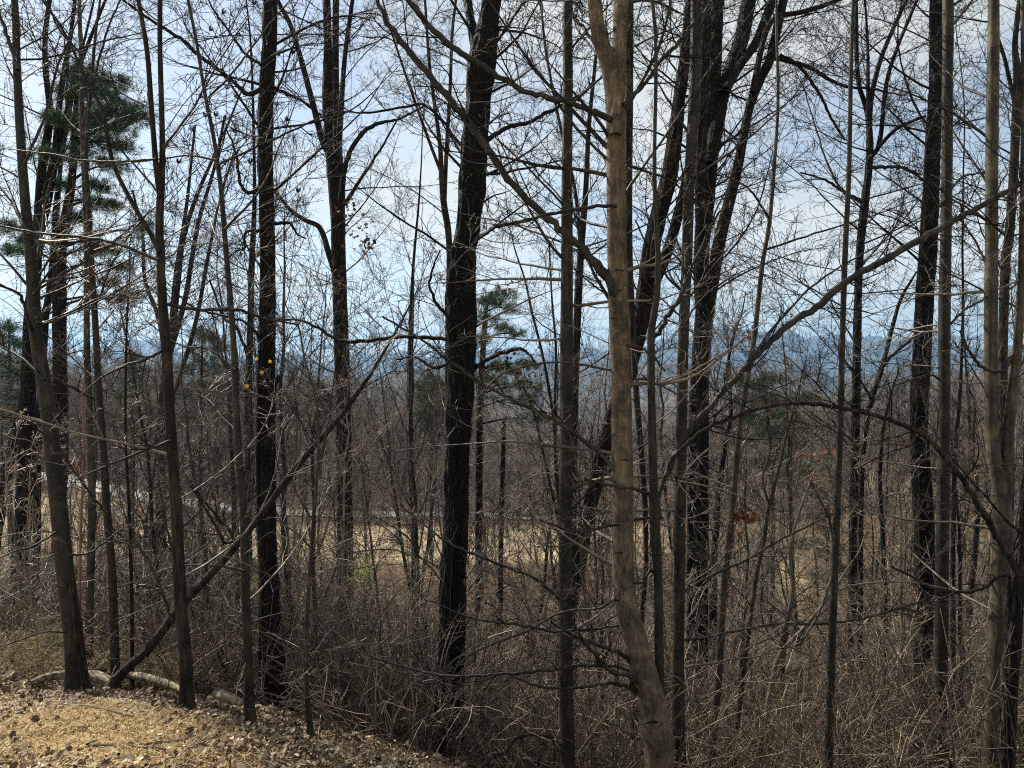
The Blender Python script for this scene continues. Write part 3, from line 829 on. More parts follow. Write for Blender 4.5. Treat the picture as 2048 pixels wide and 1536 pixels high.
t11, t11_base = hero('knotty_sapling', 'thin knotty trunk touching the right side of the bent pale trunk', 'tree', 'smooth', 6.1,
     [(1335, 1536, 22), (1328, 1480, 21), (1320, 1387, 20), (1318, 1284, 19), (1316, 1148, 18), (1311, 1080, 22), (1308, 1011, 19), (1304, 842, 16), (1302, 671, 15), (1306, 640, 14), (1314, 590, 13), (1316, 513, 11), (1310, 400, 9), (1309, 308, 8), (1312, 102, 7), (1305, 0, 7)], low=7,
     lean=-0.15, flare=0.0, nb=12, brange=(0.4, 1), blen=(0.5, 1.5),
     limbs=[([(1306, 675, 11), (1319, 664, 10), (1340, 625, 10), (1360, 596, 9), (1372, 560, 6), (1400, 500, 5), (1440, 420, 4)], -0.3),
            ([(1314, 1060, 14), (1316, 1010, 10), (1322, 975, 10), (1335, 945, 11), (1348, 915, 12), (1368, 876, 12), (1406, 828, 12), (1468, 760, 12), (1519, 705, 13), (1580, 647, 13), (1632, 616, 14), (1690, 565, 14), (1765, 523, 14), (1843, 478, 14), (1929, 431, 12), (2048, 365, 11), (2120, 330, 9)], 1.4),
            ([(1312, 996, 8), (1271, 978, 7), (1227, 972, 6), (1169, 958, 5)], -0.3), ([(1326, 1035, 6), (1295, 1035, 6), (1227, 1049, 6), (1148, 1062, 5), (1080, 1040, 3)], -0.4),
            ([(1300, 760, 6), (1265, 757, 5), (1240, 745, 5), (1120, 725, 4), (1010, 745, 4), (960, 790, 3)], -0.3), ([(1318, 1170, 7), (1302, 1140, 6), (1285, 1165, 5), (1262, 1165, 4), (1240, 1180, 3), (1220, 1215, 2)], -0.2)])
hero('pole_tree', 'straight smooth pole-like trunk right of the thin knotty trunk', 'tree', 'smooth', 7.4,
     [(1359, 1536, 26), (1357, 1387, 24), (1357, 1284, 23), (1359, 1148, 23), (1360, 1011, 23), (1363, 842, 22), (1367, 671, 21), (1374, 513, 21), (1378, 376, 22), (1386, 239, 22), (1391, 102, 21), (1392, 0, 20)], low=7,
     lean=0.2, nb=14, brange=(0.45, 1), blen=(0.8, 2.2),
     limbs=[([(1360, 1281, 6), (1416, 1274, 5), (1485, 1260, 6), (1553, 1247, 6), (1638, 1248, 6), (1707, 1240, 5), (1775, 1223, 5), (1854, 1199, 4)], 0.6),
            ([(1366, 1184, 5), (1416, 1154, 5), (1485, 1124, 5), (1536, 1093, 5), (1621, 1049, 4), (1700, 1010, 3)], 0.6),
            ([(1368, 585, 6), (1340, 560, 5), (1300, 500, 4), (1270, 440, 3)], -0.3), ([(1380, 330, 5), (1340, 380, 4), (1290, 420, 3)], 0.4)])
hero('leaning_tree', 'brown shaggy-barked trunk leaning right behind the bent pale trunk', 'tree', 'red', 13.0,
     [(1140, 1200, 30), (1158, 1131, 28), (1172, 1045, 28), (1189, 978, 27), (1213, 876, 28), (1240, 790, 28), (1268, 705, 29), (1288, 602, 32), (1306, 478, 34), (1340, 342, 30), (1358, 200, 24), (1372, 100, 22), (1380, 0, 18)],
     lean=0.6, rough=0.09, flare=0.0, nb=12, brange=(0.4, 1), blen=(1.2, 3.2), forks=[([(1312, 560, 22), (1336, 500, 22), (1356, 430, 20), (1385, 300, 17), (1400, 180, 14), (1412, 60, 11), (1420, 0, 10)], 0.5)])
hero('multi_stemmed_tree', 'rough dark tree whose stems fan out towards the upper right, right of the smooth poles', 'tree', 'rough', 12.0,
     [(1404, 1534, 27), (1404, 1284, 25), (1404, 1011, 25), (1405, 842, 24), (1404, 640, 26), (1403, 500, 30), (1411, 410, 32), (1421, 290, 32), (1428, 137, 29), (1435, 0, 27)],
     lean=0.3, rough=0.09, flare=0.1, nb=14, brange=(0.45, 1), blen=(1.2, 3.5),
     forks=[([(1418, 330, 30), (1432, 260, 28), (1450, 171, 28), (1481, 85, 29), (1498, 0, 27)], 0.7), ([(1405, 520, 20), (1400, 400, 20), (1404, 250, 20), (1410, 120, 20), (1413, 0, 19)], -0.4),
            ([(1408, 740, 20), (1416, 637, 22), (1430, 534, 24), (1440, 478, 25), (1474, 342, 20), (1498, 222, 16), (1520, 160, 18), (1539, 120, 18), (1567, 0, 16)], 0.9),
            ([(1452, 180, 18), (1480, 130, 17), (1512, 85, 17), (1546, 0, 18)], 0.9), ([(1505, 185, 12), (1530, 70, 11), (1552, 35, 10), (1600, 25, 9), (1650, 10, 8), (1690, -5, 6)], 0.2)],
     limbs=[([(1540, 112, 10), (1560, 118, 9), (1620, 135, 8), (1660, 160, 7), (1690, 172, 6), (1740, 178, 5), (1800, 190, 3)], 1.2, 0.9), ([(1560, 110, 8), (1600, 135, 7), (1640, 190, 6), (1665, 240, 5), (1690, 280, 4)], 1.3, 0.9)])
t27, t27b = hero('grey_sapling', 'thin pale grey trunk leaning right, beside the multi-stemmed dark tree', 'tree', 'tan', 8.0,
     [(1420, 1536, 16), (1437, 1353, 16), (1447, 1182, 14), (1461, 1045, 14), (1468, 978, 13), (1481, 842, 12), (1495, 756, 11), (1509, 671, 10), (1524, 534, 9), (1539, 444, 8), (1550, 308, 7), (1556, 205, 6), (1553, 0, 5)], low=6,
     nb=12, brange=(0.35, 1), blen=(0.7, 2.0), limbs=[([(1498, 720, 6), (1560, 640, 5), (1640, 560, 4), (1740, 500, 3), (1860, 430, 2)], 0.8), ([(1540, 440, 5), (1500, 380, 4), (1450, 350, 3)], -0.4),
     ([(1530, 500, 5), (1620, 470, 4), (1720, 440, 3), (1830, 400, 2)], 0.6)])
hero('crooked_sapling', 'thin crooked stem standing right of the pale grey leaning trunk', 'tree', 'smooth', 8.4,
     [(1466, 1536, 10), (1478, 1421, 10), (1495, 1284, 9), (1512, 1155, 9), (1528, 1080, 8), (1539, 1011, 7), (1560, 930, 5), (1575, 860, 4)], low=4, nb=6, brange=(0.3, 1), blen=(0.5, 1.4), top=0.8,
     limbs=[([(1539, 1011, 5), (1525, 960, 4), (1540, 900, 3), (1530, 830, 2)], 0.2)])
hero('forked_sapling', 'slim sapling splitting low into two slanting stems, left of the straight dark maple', 'tree', 'twig_pale', 8.8,
     [(1512, 1560, 11), (1528, 1450, 10), (1545, 1360, 10), (1560, 1308, 9), (1590, 1275, 8), (1625, 1235, 7), (1660, 1190, 6), (1700, 1130, 4)], nb=5, brange=(0.3, 1), blen=(0.5, 1.3), top=0.6, twig='twig_pale', flare=0,
     forks=[([(1530, 1445, 9), (1560, 1290, 8), (1585, 1180, 7), (1580, 1100, 6), (1600, 1020, 5), (1630, 940, 4)], 0.4)])
hero('maple', 'thin straight dark trunk standing alone in the right part, crossed by the long slanting limb', 'tree', 'smooth', 7.0,
     [(1657, 1536, 16), (1662, 1353, 15), (1668, 1182, 14), (1674, 1023, 13), (1681, 842, 12), (1685, 671, 11), (1690, 513, 11), (1698, 342, 9), (1702, 137, 8), (1707, 0, 7)], low=7,
     nb=11, brange=(0.3, 1), blen=(0.7, 2.0), limbs=[([(1666, 1080, 5), (1655, 1030, 5), (1640, 1000, 4), (1620, 960, 3)], 0.2), ([(1664, 1150, 6), (1640, 1220, 5), (1600, 1290, 4)], -0.3),
     ([(1697, 400, 5), (1660, 340, 4), (1630, 250, 3), (1600, 150, 2)], 0.5), ([(1703, 150, 5), (1740, 100, 4), (1790, 60, 3)], 0.3)])
hero('oak', 'knobbly oak with a fan of rising limbs behind the thin straight dark trunk', 'tree', 'black', 15.0,
     [(1704, 1330, 17), (1705, 1184, 16), (1707, 1013, 16), (1712, 808, 16), (1715, 637, 15), (1720, 500, 15), (1728, 420, 15), (1737, 342, 14), (1740, 280, 12), (1734, 222, 10), (1718, 170, 9), (1713, 100, 8), (1712, 0, 7)],
     lean=0.3, rough=0.08, flare=0.05, nb=18, brange=(0.3, 1), blen=(1.5, 3.8), dens=0.9,
     forks=[([(1738, 300, 11), (1742, 200, 10), (1761, 120, 9), (1789, 51, 8), (1813, 0, 7)], 0.5), ([(1738, 320, 10), (1758, 290, 9), (1772, 171, 8), (1792, 102, 7), (1826, 20, 6)], -0.5),
            ([(1744, 310, 8), (1790, 260, 7), (1830, 240, 6), (1852, 232, 5)], -0.7), ([(1736, 240, 8), (1736, 150, 7), (1735, 80, 5), (1730, 0, 4)], 0.2)],
     limbs=[([(1742, 335, 8), (1800, 335, 6), (1843, 350, 4)], 0.5), ([(1727, 405, 8), (1690, 385, 7), (1650, 360, 5), (1600, 345, 3)], 0.7)])
hero('leaning_tree', 'dark crooked stem leaning right, just left of the thick black trunk on the right', 'tree', 'rough', 13.0,
     [(1720, 1200, 11), (1722, 1013, 10), (1727, 893, 10), (1741, 808, 10), (1761, 746, 9), (1772, 705, 8), (1796, 613, 7), (1808, 585, 6), (1820, 565, 5)], rough=0.06, nb=12, brange=(0.5, 1), blen=(0.8, 2.0), top=0.5,
     limbs=[([(1764, 735, 7), (1785, 710, 6), (1820, 681, 5), (1850, 640, 4)], 0.4), ([(1745, 800, 5), (1720, 760, 4), (1690, 720, 3)], -0.4)])
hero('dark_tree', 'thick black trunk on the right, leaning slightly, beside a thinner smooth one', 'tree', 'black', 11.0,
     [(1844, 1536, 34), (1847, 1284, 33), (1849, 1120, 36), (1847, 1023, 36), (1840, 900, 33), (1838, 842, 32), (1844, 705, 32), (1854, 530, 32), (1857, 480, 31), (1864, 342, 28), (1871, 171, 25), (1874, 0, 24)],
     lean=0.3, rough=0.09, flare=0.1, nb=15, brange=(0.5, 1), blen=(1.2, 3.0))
hero('pole_tree', 'smooth round trunk standing against the right side of the thick black trunk', 'tree', 'smooth', 8.5,
     [(1879, 1536, 24), (1883, 1250, 25), (1886, 1023, 24), (1888, 773, 22), (1889, 600, 22), (1891, 513, 21), (1894, 342, 20), (1895, 171, 20), (1896, 0, 20)], low=6,
     nb=14, brange=(0.5, 1), blen=(0.8, 2.2), limbs=[([(1896, 385, 6), (1925, 355, 5), (1965, 345, 4)], 0.3), ([(1890, 660, 6), (1930, 620, 5), (1985, 590, 4)], 0.4), ([(1884, 760, 5), (1860, 750, 4), (1790, 770, 3)], -0.3),
     ([(1898, 60, 6), (1930, 20, 5), (1960, -20, 4)], 0.3)])
hero('twin_beech', 'pale smooth tree forking low into two tall trunks at the right edge', 'tree', 'tan', 7.5,
     [(1980, 1536, 35), (1988, 1400, 36), (1996, 1270, 36), (2001, 1148, 36), (2004, 1040, 38), (1998, 970, 30), (1987, 900, 26), (1983, 820, 25), (1982, 740, 24), (1982, 600, 24), (1983, 513, 23), (1984, 273, 22), (1987, 0, 20)], low=5,
     flare=0.1, nb=14, brange=(0.5, 1), blen=(0.8, 2.0),
     forks=[([(2008, 1030, 26), (2012, 950, 23), (2016, 876, 21), (2023, 800, 19), (2034, 705, 17), (2043, 560, 15), (2047, 400, 13), (2048, 200, 11), (2046, 0, 9)], -0.2)],
     limbs=[([(2036, 690, 13), (2020, 718, 12), (2010, 738, 8), (1985, 742, 7), (1960, 730, 7), (1940, 705, 6), (1920, 660, 4)], -0.3), ([(1984, 560, 5), (1950, 480, 4), (1920, 440, 3)], 0.3)])
hero('slender_tree', 'mottled grey trunk half hidden behind the two-trunked pale tree at the right edge', 'tree', 'greybrown', 11.5,
     [(2000, 1300, 18), (2003, 1000, 18), (2005, 800, 17), (2006, 671, 17), (2012, 513, 17), (2018, 478, 17), (2028, 330, 16), (2032, 240, 16), (2036, 160, 16), (2030, 90, 10), (2040, 0, 10)], nb=15, brange=(0.4, 1), blen=(0.9, 2.4),
     forks=[([(2030, 210, 8), (2010, 120, 7), (1995, 70, 5), (1985, 20, 4)], 0.3)])
arch, arch_base = hero('vine_wrapped_tree', 'rough dark trunk at the lower right edge that an arching stem springs from', 'tree', 'rough', 6.6,
     [(2012, 1536, 31), (2018, 1387, 30), (2026, 1280, 30), (2031, 1182, 28), (2042, 1080, 24), (2056, 960, 20), (2066, 800, 17), (2075, 600, 15), (2080, 300, 12)], rough=0.08, flare=0, nb=7, brange=(0.3, 1), blen=(0.6, 1.6), bmat='greybrown',
     limbs=[([(2040, 1185, 16), (2031, 1140, 14), (1997, 1079, 13), (1963, 1021, 12), (1922, 954, 11), (1881, 903, 11), (1843, 869, 10), (1775, 838, 9), (1690, 818, 8), (1638, 809, 8), (1553, 809, 8), (1485, 828, 8), (1416, 855, 8), (1348, 913, 8), (1330, 960, 6)], -0.6),
            ([(2033, 1145, 9), (1997, 1154, 8), (1963, 1178, 7), (1929, 1185, 7), (1871, 1177, 6), (1820, 1151, 5), (1782, 1134, 4)], 0.3)])
hero('leaning_dead_stem', 'dead stem leaning diagonally from the ground on the left across the furrowed trunk', 'tree', 'greybrown', 7.3,
     [(212, 1386, 26), (232, 1360, 21), (260, 1330, 19), (294, 1302, 18), (359, 1216, 17), (444, 1124, 15), (513, 1042, 13), (588, 941, 13), (649, 869, 11), (697, 811, 10), (740, 750, 7), (779, 685, 5), (810, 630, 3.5), (832, 585, 2.5)],
     lean=0.6, flare=0.0, nb=6, brange=(0.35, 1), blen=(0.6, 1.6), top=0.4, rough=0.04, ground_ext=False, wob=0.05,
     limbs=[([(500, 1060, 8), (455, 1085, 7), (430, 1050, 6), (395, 990, 5), (370, 960, 4)], -0.3)])
hero('sapling', 'very thin upright stem between the slim grey trunk and the slender forked dark tree', 'tree', 'twig', 8.2,
     [(265, 1387, 8), (263, 1182, 7), (258, 1011, 6), (251, 876, 5), (253, 671, 4), (260, 534, 3)], nb=5, brange=(0.3, 1), blen=(0.4, 1.2), top=0.6, flare=0)
hero('sapling', 'very thin reddish stem between the two leftmost trunks', 'tree', 'brush_red', 7.8,
     [(161, 1350, 6), (159, 1216, 5), (162, 1045, 5), (168, 900, 4), (165, 780, 3)], nb=4, brange=(0.3, 1), blen=(0.4, 1.0), top=0.4, flare=0)
hero('sapling', 'thin sapling rooted in the leaf litter just right of the furrowed trunk', 'tree', 'tan', 6.6,
     [(625, 1478, 14), (615, 1404, 10), (612, 1319, 9), (615, 1216, 8), (629, 1011, 7), (637, 900, 6), (632, 800, 5), (610, 720, 4), (596, 650, 3)], low=4, nb=6, brange=(0.3, 1), blen=(0.5, 1.3), top=0.5, flare=0.3,
     limbs=[([(632, 960, 5), (655, 850, 4), (668, 760, 3), (676, 690, 2)], 0.2)])
hero('broken_snag', 'thin dead trunk snapped off at mid height, right of the black forked trunk', 'snag', 'rough', 15.5,
     [(1000, 1250, 12), (1001, 1182, 11), (1003, 1011, 10), (1006, 910, 9), (1008, 842, 8)], nb=3, brange=(0.2, 1), blen=(0.4, 1.0), top=0, rough=0.07)
hero('slender_tree', 'thin brown trunk in the thicket left of the black forked trunk', 'tree', 'red', 20.0,
     [(826, 1260, 10), (827, 1045, 9), (824, 978, 8), (821, 800, 8), (820, 671, 7), (826, 540, 6), (838, 400, 4)], nb=15, brange=(0.3, 1), blen=(0.8, 2.2))
hero('slender_tree', 'curved dark tree with upswept limbs seen just left of the black forked trunk top', 'tree', 'greybrown', 16.0,
     [(893, 1200, 15), (896, 900, 14), (897, 650, 13), (899, 513, 12), (896, 460, 13), (888, 410, 13), (883, 350, 11), (880, 290, 9), (868, 200, 7), (858, 120, 6), (850, 0, 5)], nb=14, brange=(0.4, 1), blen=(1.2, 3.0),
     forks=[([(889, 400, 9), (893, 300, 8), (900, 180, 7), (905, 60, 6), (912, 0, 5)], 0.4), ([(884, 350, 7), (850, 260, 6), (815, 160, 5), (785, 70, 4), (765, 0, 3)], -0.5)])
hero('curved_sapling', 'small tree with curved pale stems between the black forked trunk and the straight pole', 'tree', 'greybrown', 12.0,
     [(1128, 1130, 8), (1118, 1000, 8), (1112, 930, 7), (1107, 840, 6), (1095, 760, 6), (1083, 700, 5), (1063, 620, 5), (1050, 560, 4), (1030, 500, 3)], nb=12, brange=(0.3, 1), blen=(0.7, 1.8), top=1,
     forks=[([(1124, 1080, 6), (1085, 900, 5), (1060, 800, 5), (1040, 765, 4), (1010, 720, 3)], 0.3), ([(1112, 920, 6), (1110, 800, 5), (1112, 700, 5), (1104, 600, 4), (1098, 480, 3)], 0.2)])
hero('grey_tree', 'shaggy grey trunk behind the leftmost leaning trunk, its limbs fanning upward', 'tree', 'rough', 14.0,
     [(40, 1260, 34), (41, 1114, 33), (48, 1011, 32), (54, 876, 31), (57, 740, 27), (62, 637, 25), (70, 540, 22), (76, 450, 18), (85, 330, 16), (100, 230, 13), (92, 150, 10), (90, 80, 9), (99, 0, 8)],
     rough=0.08, nb=14, brange=(0.4, 1), blen=(1.2, 3.0),
     forks=[([(66, 600, 15), (85, 427, 14), (100, 350, 13), (109, 308, 12), (122, 180, 10), (140, 80, 8), (150, 0, 7)], -0.5), ([(74, 500, 12), (98, 400, 11), (118, 290, 9), (150, 160, 8), (195, 40, 6), (215, -10, 5)], 0.6)])
hero('leaning_tree', 'dark trunk leaning left down to the left edge behind the shaggy grey trunk', 'tree', 'rough', 17.0,
     [(-10, 1090, 20), (3, 1013, 20), (17, 927, 19), (34, 859, 17), (52, 780, 15), (75, 690, 13), (96, 600, 12), (110, 480, 10), (120, 340, 8)], rough=0.07, nb=12, brange=(0.3, 1), blen=(1.0, 2.6))
hero('slender_tree', 'dark trunk standing between the shaggy grey trunk and the pine on the left', 'tree', 'black', 15.0,
     [(72, 1200, 14), (74, 1050, 14), (76, 900, 13), (84, 760, 12), (92, 640, 11), (104, 520, 9), (112, 400, 8), (130, 280, 6), (160, 120, 5)], rough=0.06, nb=12, brange=(0.3, 1), blen=(1.0, 2.4))
hero('multi_stemmed_tree', 'distant tree with a spray of thin stems behind the slender forked dark tree', 'tree', 'greybrown', 19.0,
     [(322, 1220, 22), (322, 1000, 21), (325, 842, 20), (333, 740, 17), (345, 660, 13), (356, 560, 11), (366, 480, 10), (393, 393, 8), (420, 330, 6)], nb=15, brange=(0.4, 1), blen=(1.0, 2.8), dens=0.8,
     forks=[([(336, 720, 11), (370, 600, 10), (385, 510, 9), (398, 440, 8), (430, 330, 6), (450, 230, 5)], -0.5), ([(333, 740, 10), (318, 640, 8), (290, 560, 7), (285, 470, 6), (265, 380, 4)], 0.5),
            ([(340, 700, 9), (350, 560, 8), (372, 420, 7), (382, 330, 5), (390, 250, 4)], 0.4), ([(345, 800, 9), (390, 650, 8), (415, 520, 7), (440, 400, 5), (470, 300, 4)], 0.8)])
hero('slender_tree', 'dark upright trunk seen just left of the furrowed trunk', 'tree', 'rough', 15.0,
     [(498, 1230, 14), (496, 944, 14), (496, 808, 13), (501, 637, 12), (504, 513, 11), (509, 410, 8), (508, 300, 6), (505, 180, 5)], rough=0.06, nb=12, brange=(0.35, 1), blen=(1.0, 2.6), limbs=[([(498, 720, 7), (470, 650, 6), (450, 640, 5), (420, 560, 4)], -0.4)])
hero('slender_tree', 'thin trunk between the thick black trunk pair and the pale twin trunks on the right', 'tree', 'greybrown', 10.5,
     [(1906, 1300, 10), (1906, 1100, 9), (1911, 910, 8), (1920, 790, 6), (1926, 620, 5), (1925, 500, 4)], nb=12, brange=(0.2, 1), blen=(0.7, 1.9))
hero('slender_tree', 'rough dark trunk in the thicket right of the smooth pole beside the knotty trunk', 'tree', 'black', 14.5,
     [(1384, 1400, 20), (1384, 1200, 20), (1384, 1000, 19), (1388, 800, 18), (1400, 600, 15)], rough=0.07, nb=6, brange=(0.5, 1), blen=(1.0, 2.4))
hero('crooked_tree', 'short crooked dark tree in the thicket right of the pale grey leaning trunk', 'tree', 'black', 17.0,
     [(1425, 1300, 16), (1428, 1130, 14), (1436, 1010, 12), (1448, 900, 10), (1462, 820, 8), (1455, 740, 6), (1470, 660, 5)], rough=0.06, nb=15, brange=(0.3, 1), blen=(0.9, 2.2), top=0.8)
hero('slender_tree', 'thin dark trunk in the thicket between the maple and the oak on the right', 'tree', 'black', 14.0,
     [(1772, 1350, 10), (1770, 1200, 10), (1766, 1080, 9), (1760, 950, 7), (1768, 850, 6), (1790, 760, 4)], nb=7, brange=(0.3, 1), blen=(0.8, 2.0), top=0.5)
hero('slender_tree', 'dark trunk in the thicket between the smooth round trunk and the pale twin trunks', 'tree', 'greybrown', 13.5,
     [(1935, 1400, 12), (1938, 1240, 12), (1950, 1100, 11), (1955, 1000, 9), (1945, 900, 7), (1950, 800, 5)], nb=7, brange=(0.3, 1), blen=(0.8, 2.0), top=0.5)


# details on the near trees
def blade_leaf(size, curl=0.3, fold=0.25, n=3):
    """a small lobed leaf of 8 triangles lying in xy, base at the origin"""
    v = [(0, 0, 0), (0.32, 0.35, 0), (0.5, 0.62, 0), (0.26, 0.8, 0), (0, 1.0, 0), (-0.26, 0.8, 0), (-0.5, 0.62, 0), (-0.32, 0.35, 0), (0, 0.5, 0)]
    v = np.array(v, float) * size
    v[:, 2] = -curl * (v[:, 1] / size) ** 2 * size + fold * np.abs(v[:, 0])
    f = [(8, i, (i + 1) % 8) for i in range(8)]
    return v, np.array(f)


def rot_mats(n, tilt=1.0):
    a = rng.uniform(0, 2 * math.pi, n); b = rng.normal(0, tilt, n); c = rng.uniform(0, 2 * math.pi, n)
    ca, sa, cb, sb, cc_, sc_ = np.cos(a), np.sin(a), np.cos(b), np.sin(b), np.cos(c), np.sin(c)
    Z = np.zeros(n); O = np.ones(n)
    Rz = np.stack([np.stack([ca, -sa, Z], -1), np.stack([sa, ca, Z], -1), np.stack([Z, Z, O], -1)], -2)
    Rx = np.stack([np.stack([O, Z, Z], -1), np.stack([Z, cb, -sb], -1), np.stack([Z, sb, cb], -1)], -2)
    Rc = np.stack([np.stack([cc_, -sc_, Z], -1), np.stack([sc_, cc_, Z], -1), np.stack([Z, Z, O], -1)], -2)
    return Rz @ Rx @ Rc


def scatter(v, f, pos, size, tilt):
    n = len(pos)
    R_ = rot_mats(n, tilt)
    V = np.einsum('nij,vj->nvi', R_, v) * size[:, None, None] + pos[:, None, :]
    Q = f[None] + (np.arange(n) * len(v))[:, None, None]
    return V.reshape(-1, 3), Q.reshape(-1, f.shape[1])


lv, lf = blade_leaf(1.0)


def leaf_cluster(root, base, px, py, d, rpx, n, mat, size, name='leaves'):
    c = unproj(px, py, d); r = rpx * d / F
    pos = c + rng.normal(0, 1, (n, 3)) * np.array([r, r * 0.6, r]) * 0.5
    V, Q = scatter(lv, lf, pos - base, rng.uniform(0.6, 1.2, n) * size, 1.2)
    obj(name, mesh_from(name, V, [Q], M[mat], smooth=False), root, kind='stuff')


# dry leaves still hanging
bigb = big_base
for px, py, r, n in ((715, 450, 36, 60), (735, 490, 22, 26), (700, 405, 16, 14)):
    leaf_cluster(black, black_base, px, py, 9.8, r, n, 'litter', 0.055, 'dead_leaves')
leaf_cluster(black, black_base, 1048, 735, 8.6, 34, 70, 'litter', 0.05, 'dead_leaves')
leaf_cluster(black, black_base, 1012, 573, 8.8, 12, 12, 'rust', 0.06, 'dead_leaves')
leaf_cluster(t27, t27b, 1482, 1035, 8.0, 26, 46, 'rust', 0.07, 'dead_leaves')
leaf_cluster(t27, t27b, 1500, 680, 8.3, 30, 30, 'rust', 0.05, 'dead_leaves')
leaf_cluster(t27, t27b, 1625, 920, 8.5, 40, 34, 'rust', 0.055, 'dead_leaves')
# yellow leaves caught by the burl
yl = mesh_from('leaf', blade_leaf(1.0, 0.15, 0.2)[0], [lf], M['yellow'], smooth=False)
for px, py, s in ((495, 777, 0.085), (524, 750, 0.075), (537, 726, 0.07), (511, 722, 0.06), (527, 765, 0.045)):
    p = unproj(px, py, 8.2) - np.array(oak_base)
    o = obj('leaf', yl, oak, p, label='bright yellow leaf'); s *= 0.72; o.scale = (s,) * 3; o.rotation_euler = (1.2 + rng.normal(0, 0.3), rng.normal(0, 0.4), rng.uniform(-0.7, 0.7))
# torn bark rim around the burl and the orange split of the black trunk


def strip(root, base, pts, d, mat, name, sides=7, rough=0.12):
    P, R = traced(pts, d)
    me, _, _ = trunk_mesh(P, R, M[mat], sides, 26, rough, 0, base)
    o = obj(name, me, root); return o


strip(oak, oak_base, [(516, 762, 10), (528, 772, 16), (545, 768, 15), (560, 752, 8)], 8.54, 'rough', 'burl')
strip(oak, oak_base, [(519, 700, 5), (518, 800, 9), (516, 900, 9), (517, 1000, 8), (520, 1100, 6), (524, 1200, 5), (520, 1300, 4)], 8.62, 'black', 'vine', 8)
strip(black, black_base, [(903, 925, 4), (901, 980, 12), (902, 1060, 12), (906, 1150, 11), (904, 1210, 6)], 8.84, 'rot', 'bark_split')
strip(black, black_base, [(905, 1255, 5), (903, 1275, 9), (896, 1300, 8), (889, 1330, 4)], 8.82, 'rot', 'bark_split')
strip(black, black_base, [(893, 1200, 6), (885, 1290, 7), (880, 1350, 8), (870, 1430, 9), (864, 1500, 10), (862, 1560, 10)], 8.85, 'rough', 'vine')
# knots on the smooth trunks
kn = []
for tb, tbase, px, py, w, d in ((bent, bent_base, 1238, 545, 17, 5.93), (bent, bent_base, 1228, 640, 9, 5.95), (bent, bent_base, 1237, 1110, 15, 5.93), (bent, bent_base, 1232, 1205, 13, 5.93), (bent, bent_base, 1250, 924, 14, 5.95), (bent, bent_base, 1229, 873, 8, 5.96),
                                (bent, bent_base, 1307, 1452, 26, 5.90), (t11, t11_base, 1316, 1112, 10, 6.0)):
    c = unproj(px, py, d) - np.array(tbase); r = w * d / F / 2
    a = np.linspace(0.1, math.pi - 0.1, 13)
    ring = np.stack([c[0] + r * 1.2 * np.cos(a), np.full(13, c[1]) + 0.014 * np.abs(np.cos(a)) ** 2, c[2] + r * 0.7 * np.sin(a)], 1)
    V, q = tube_arrays(ring[None], (r * 0.20 * np.sin(a) + 0.001)[None], 6)
    obj('knot', mesh_from('knot', V, [q], M['rough']), tb)

# seed pods on the tulip tree
a = np.linspace(0, 1, 6)
pods = []
for k in range(11):
    az = k / 11 * 2 * math.pi + 0.3 * (k % 2)
    out = np.stack([np.cos(az) * (0.25 * np.sin(a * 2.2) + 0.30 * a), np.sin(az) * (0.25 * np.sin(a * 2.2) + 0.30 * a), a * 1.0], 1)
    pods.append((out, 0.085 * np.sin(a * 2.7 + 0.25)))
V, q = tube_arrays(np.stack([p[0] for p in pods]), np.stack([p[1] for p in pods]), 4)
pod = mesh_from('seed_pod', V, [q], M['greybrown'])
for zx, zy in ((1225, 180), (1390, 200), (1490, 240), (1325, 520), (1170, 570), (1260, 685), (1710, 320), (1630, 330), (1670, 710), (1130, 770), (1040, 960), (1320, 960), (1465, 960), (1740, 1130), (1380, 780), (1200, 690), (1430, 40), (1300, 80), (970, 940), (1380, 900), (1620, 620), (1485, 30), (1395, 580)):
    px, py = zx / 2.926, zy / 2.926
    d = 6.5 + rng.uniform(-0.2, 0.5)
    p = unproj(px, py, d)
    # its thin stalk runs back to the stem
    ys = np.array([1468, 1023, 513, 273, 85, 0]); xs = np.array([500, 487, 453, 427, 393, 376])
    yy = min(py + rng.uniform(60, 150), 1000); sx = np.interp(-yy, -ys, xs)
    q0 = unproj(sx, yy, 6.45); mid = (q0 + p) / 2 + np.array([0, 0, -0.08]) + rng.normal(0, 0.03, 3)
    tw, rw = resample(np.array([q0, mid, p]), 9), np.linspace(0.005, 0.0025, 9)
    V, q = tube_arrays((tw - tulip_base)[None], rw[None], 5)
    obj('stalk', mesh_from('stalk', V, [q], M['twig']), tulip)
    o = obj('seed_pod', pod, tulip, p - tulip_base)
    o.scale = (0.042, 0.042, 0.05); o.rotation_euler = (rng.normal(0, 0.5), rng.normal(0, 0.5), 0)

# rootlets on the foot of the leftmost tree
for root_, tb_, pts in ((None, None, None),):
    pass
# ------------------------------------------------------------------ logs, stumps, sticks
def log(name, label, pts, mat, cat='log', rough=0.06, kids=(), sides=20):
    """pts: pixel rows (x, y, width, depth); the log is set on the ground where it would sink or float"""
    a = np.array(pts, float)
    P = unproj(a[:, 0], a[:, 1], a[:, 3]); R = a[:, 2] * a[:, 3] / F / 2
    base = P[len(P) // 2].copy(); base[2] = float(ground(base[0], base[1]))
    root = empty(name, base, label, cat)
    me, Pk, _ = trunk_mesh(P, R, M[mat], sides, 60, rough, 0, base, 0.06)
    obj('log_body', me, root)
    # end caps
    for e, s in ((0, 1),):
        pass
    return root, base


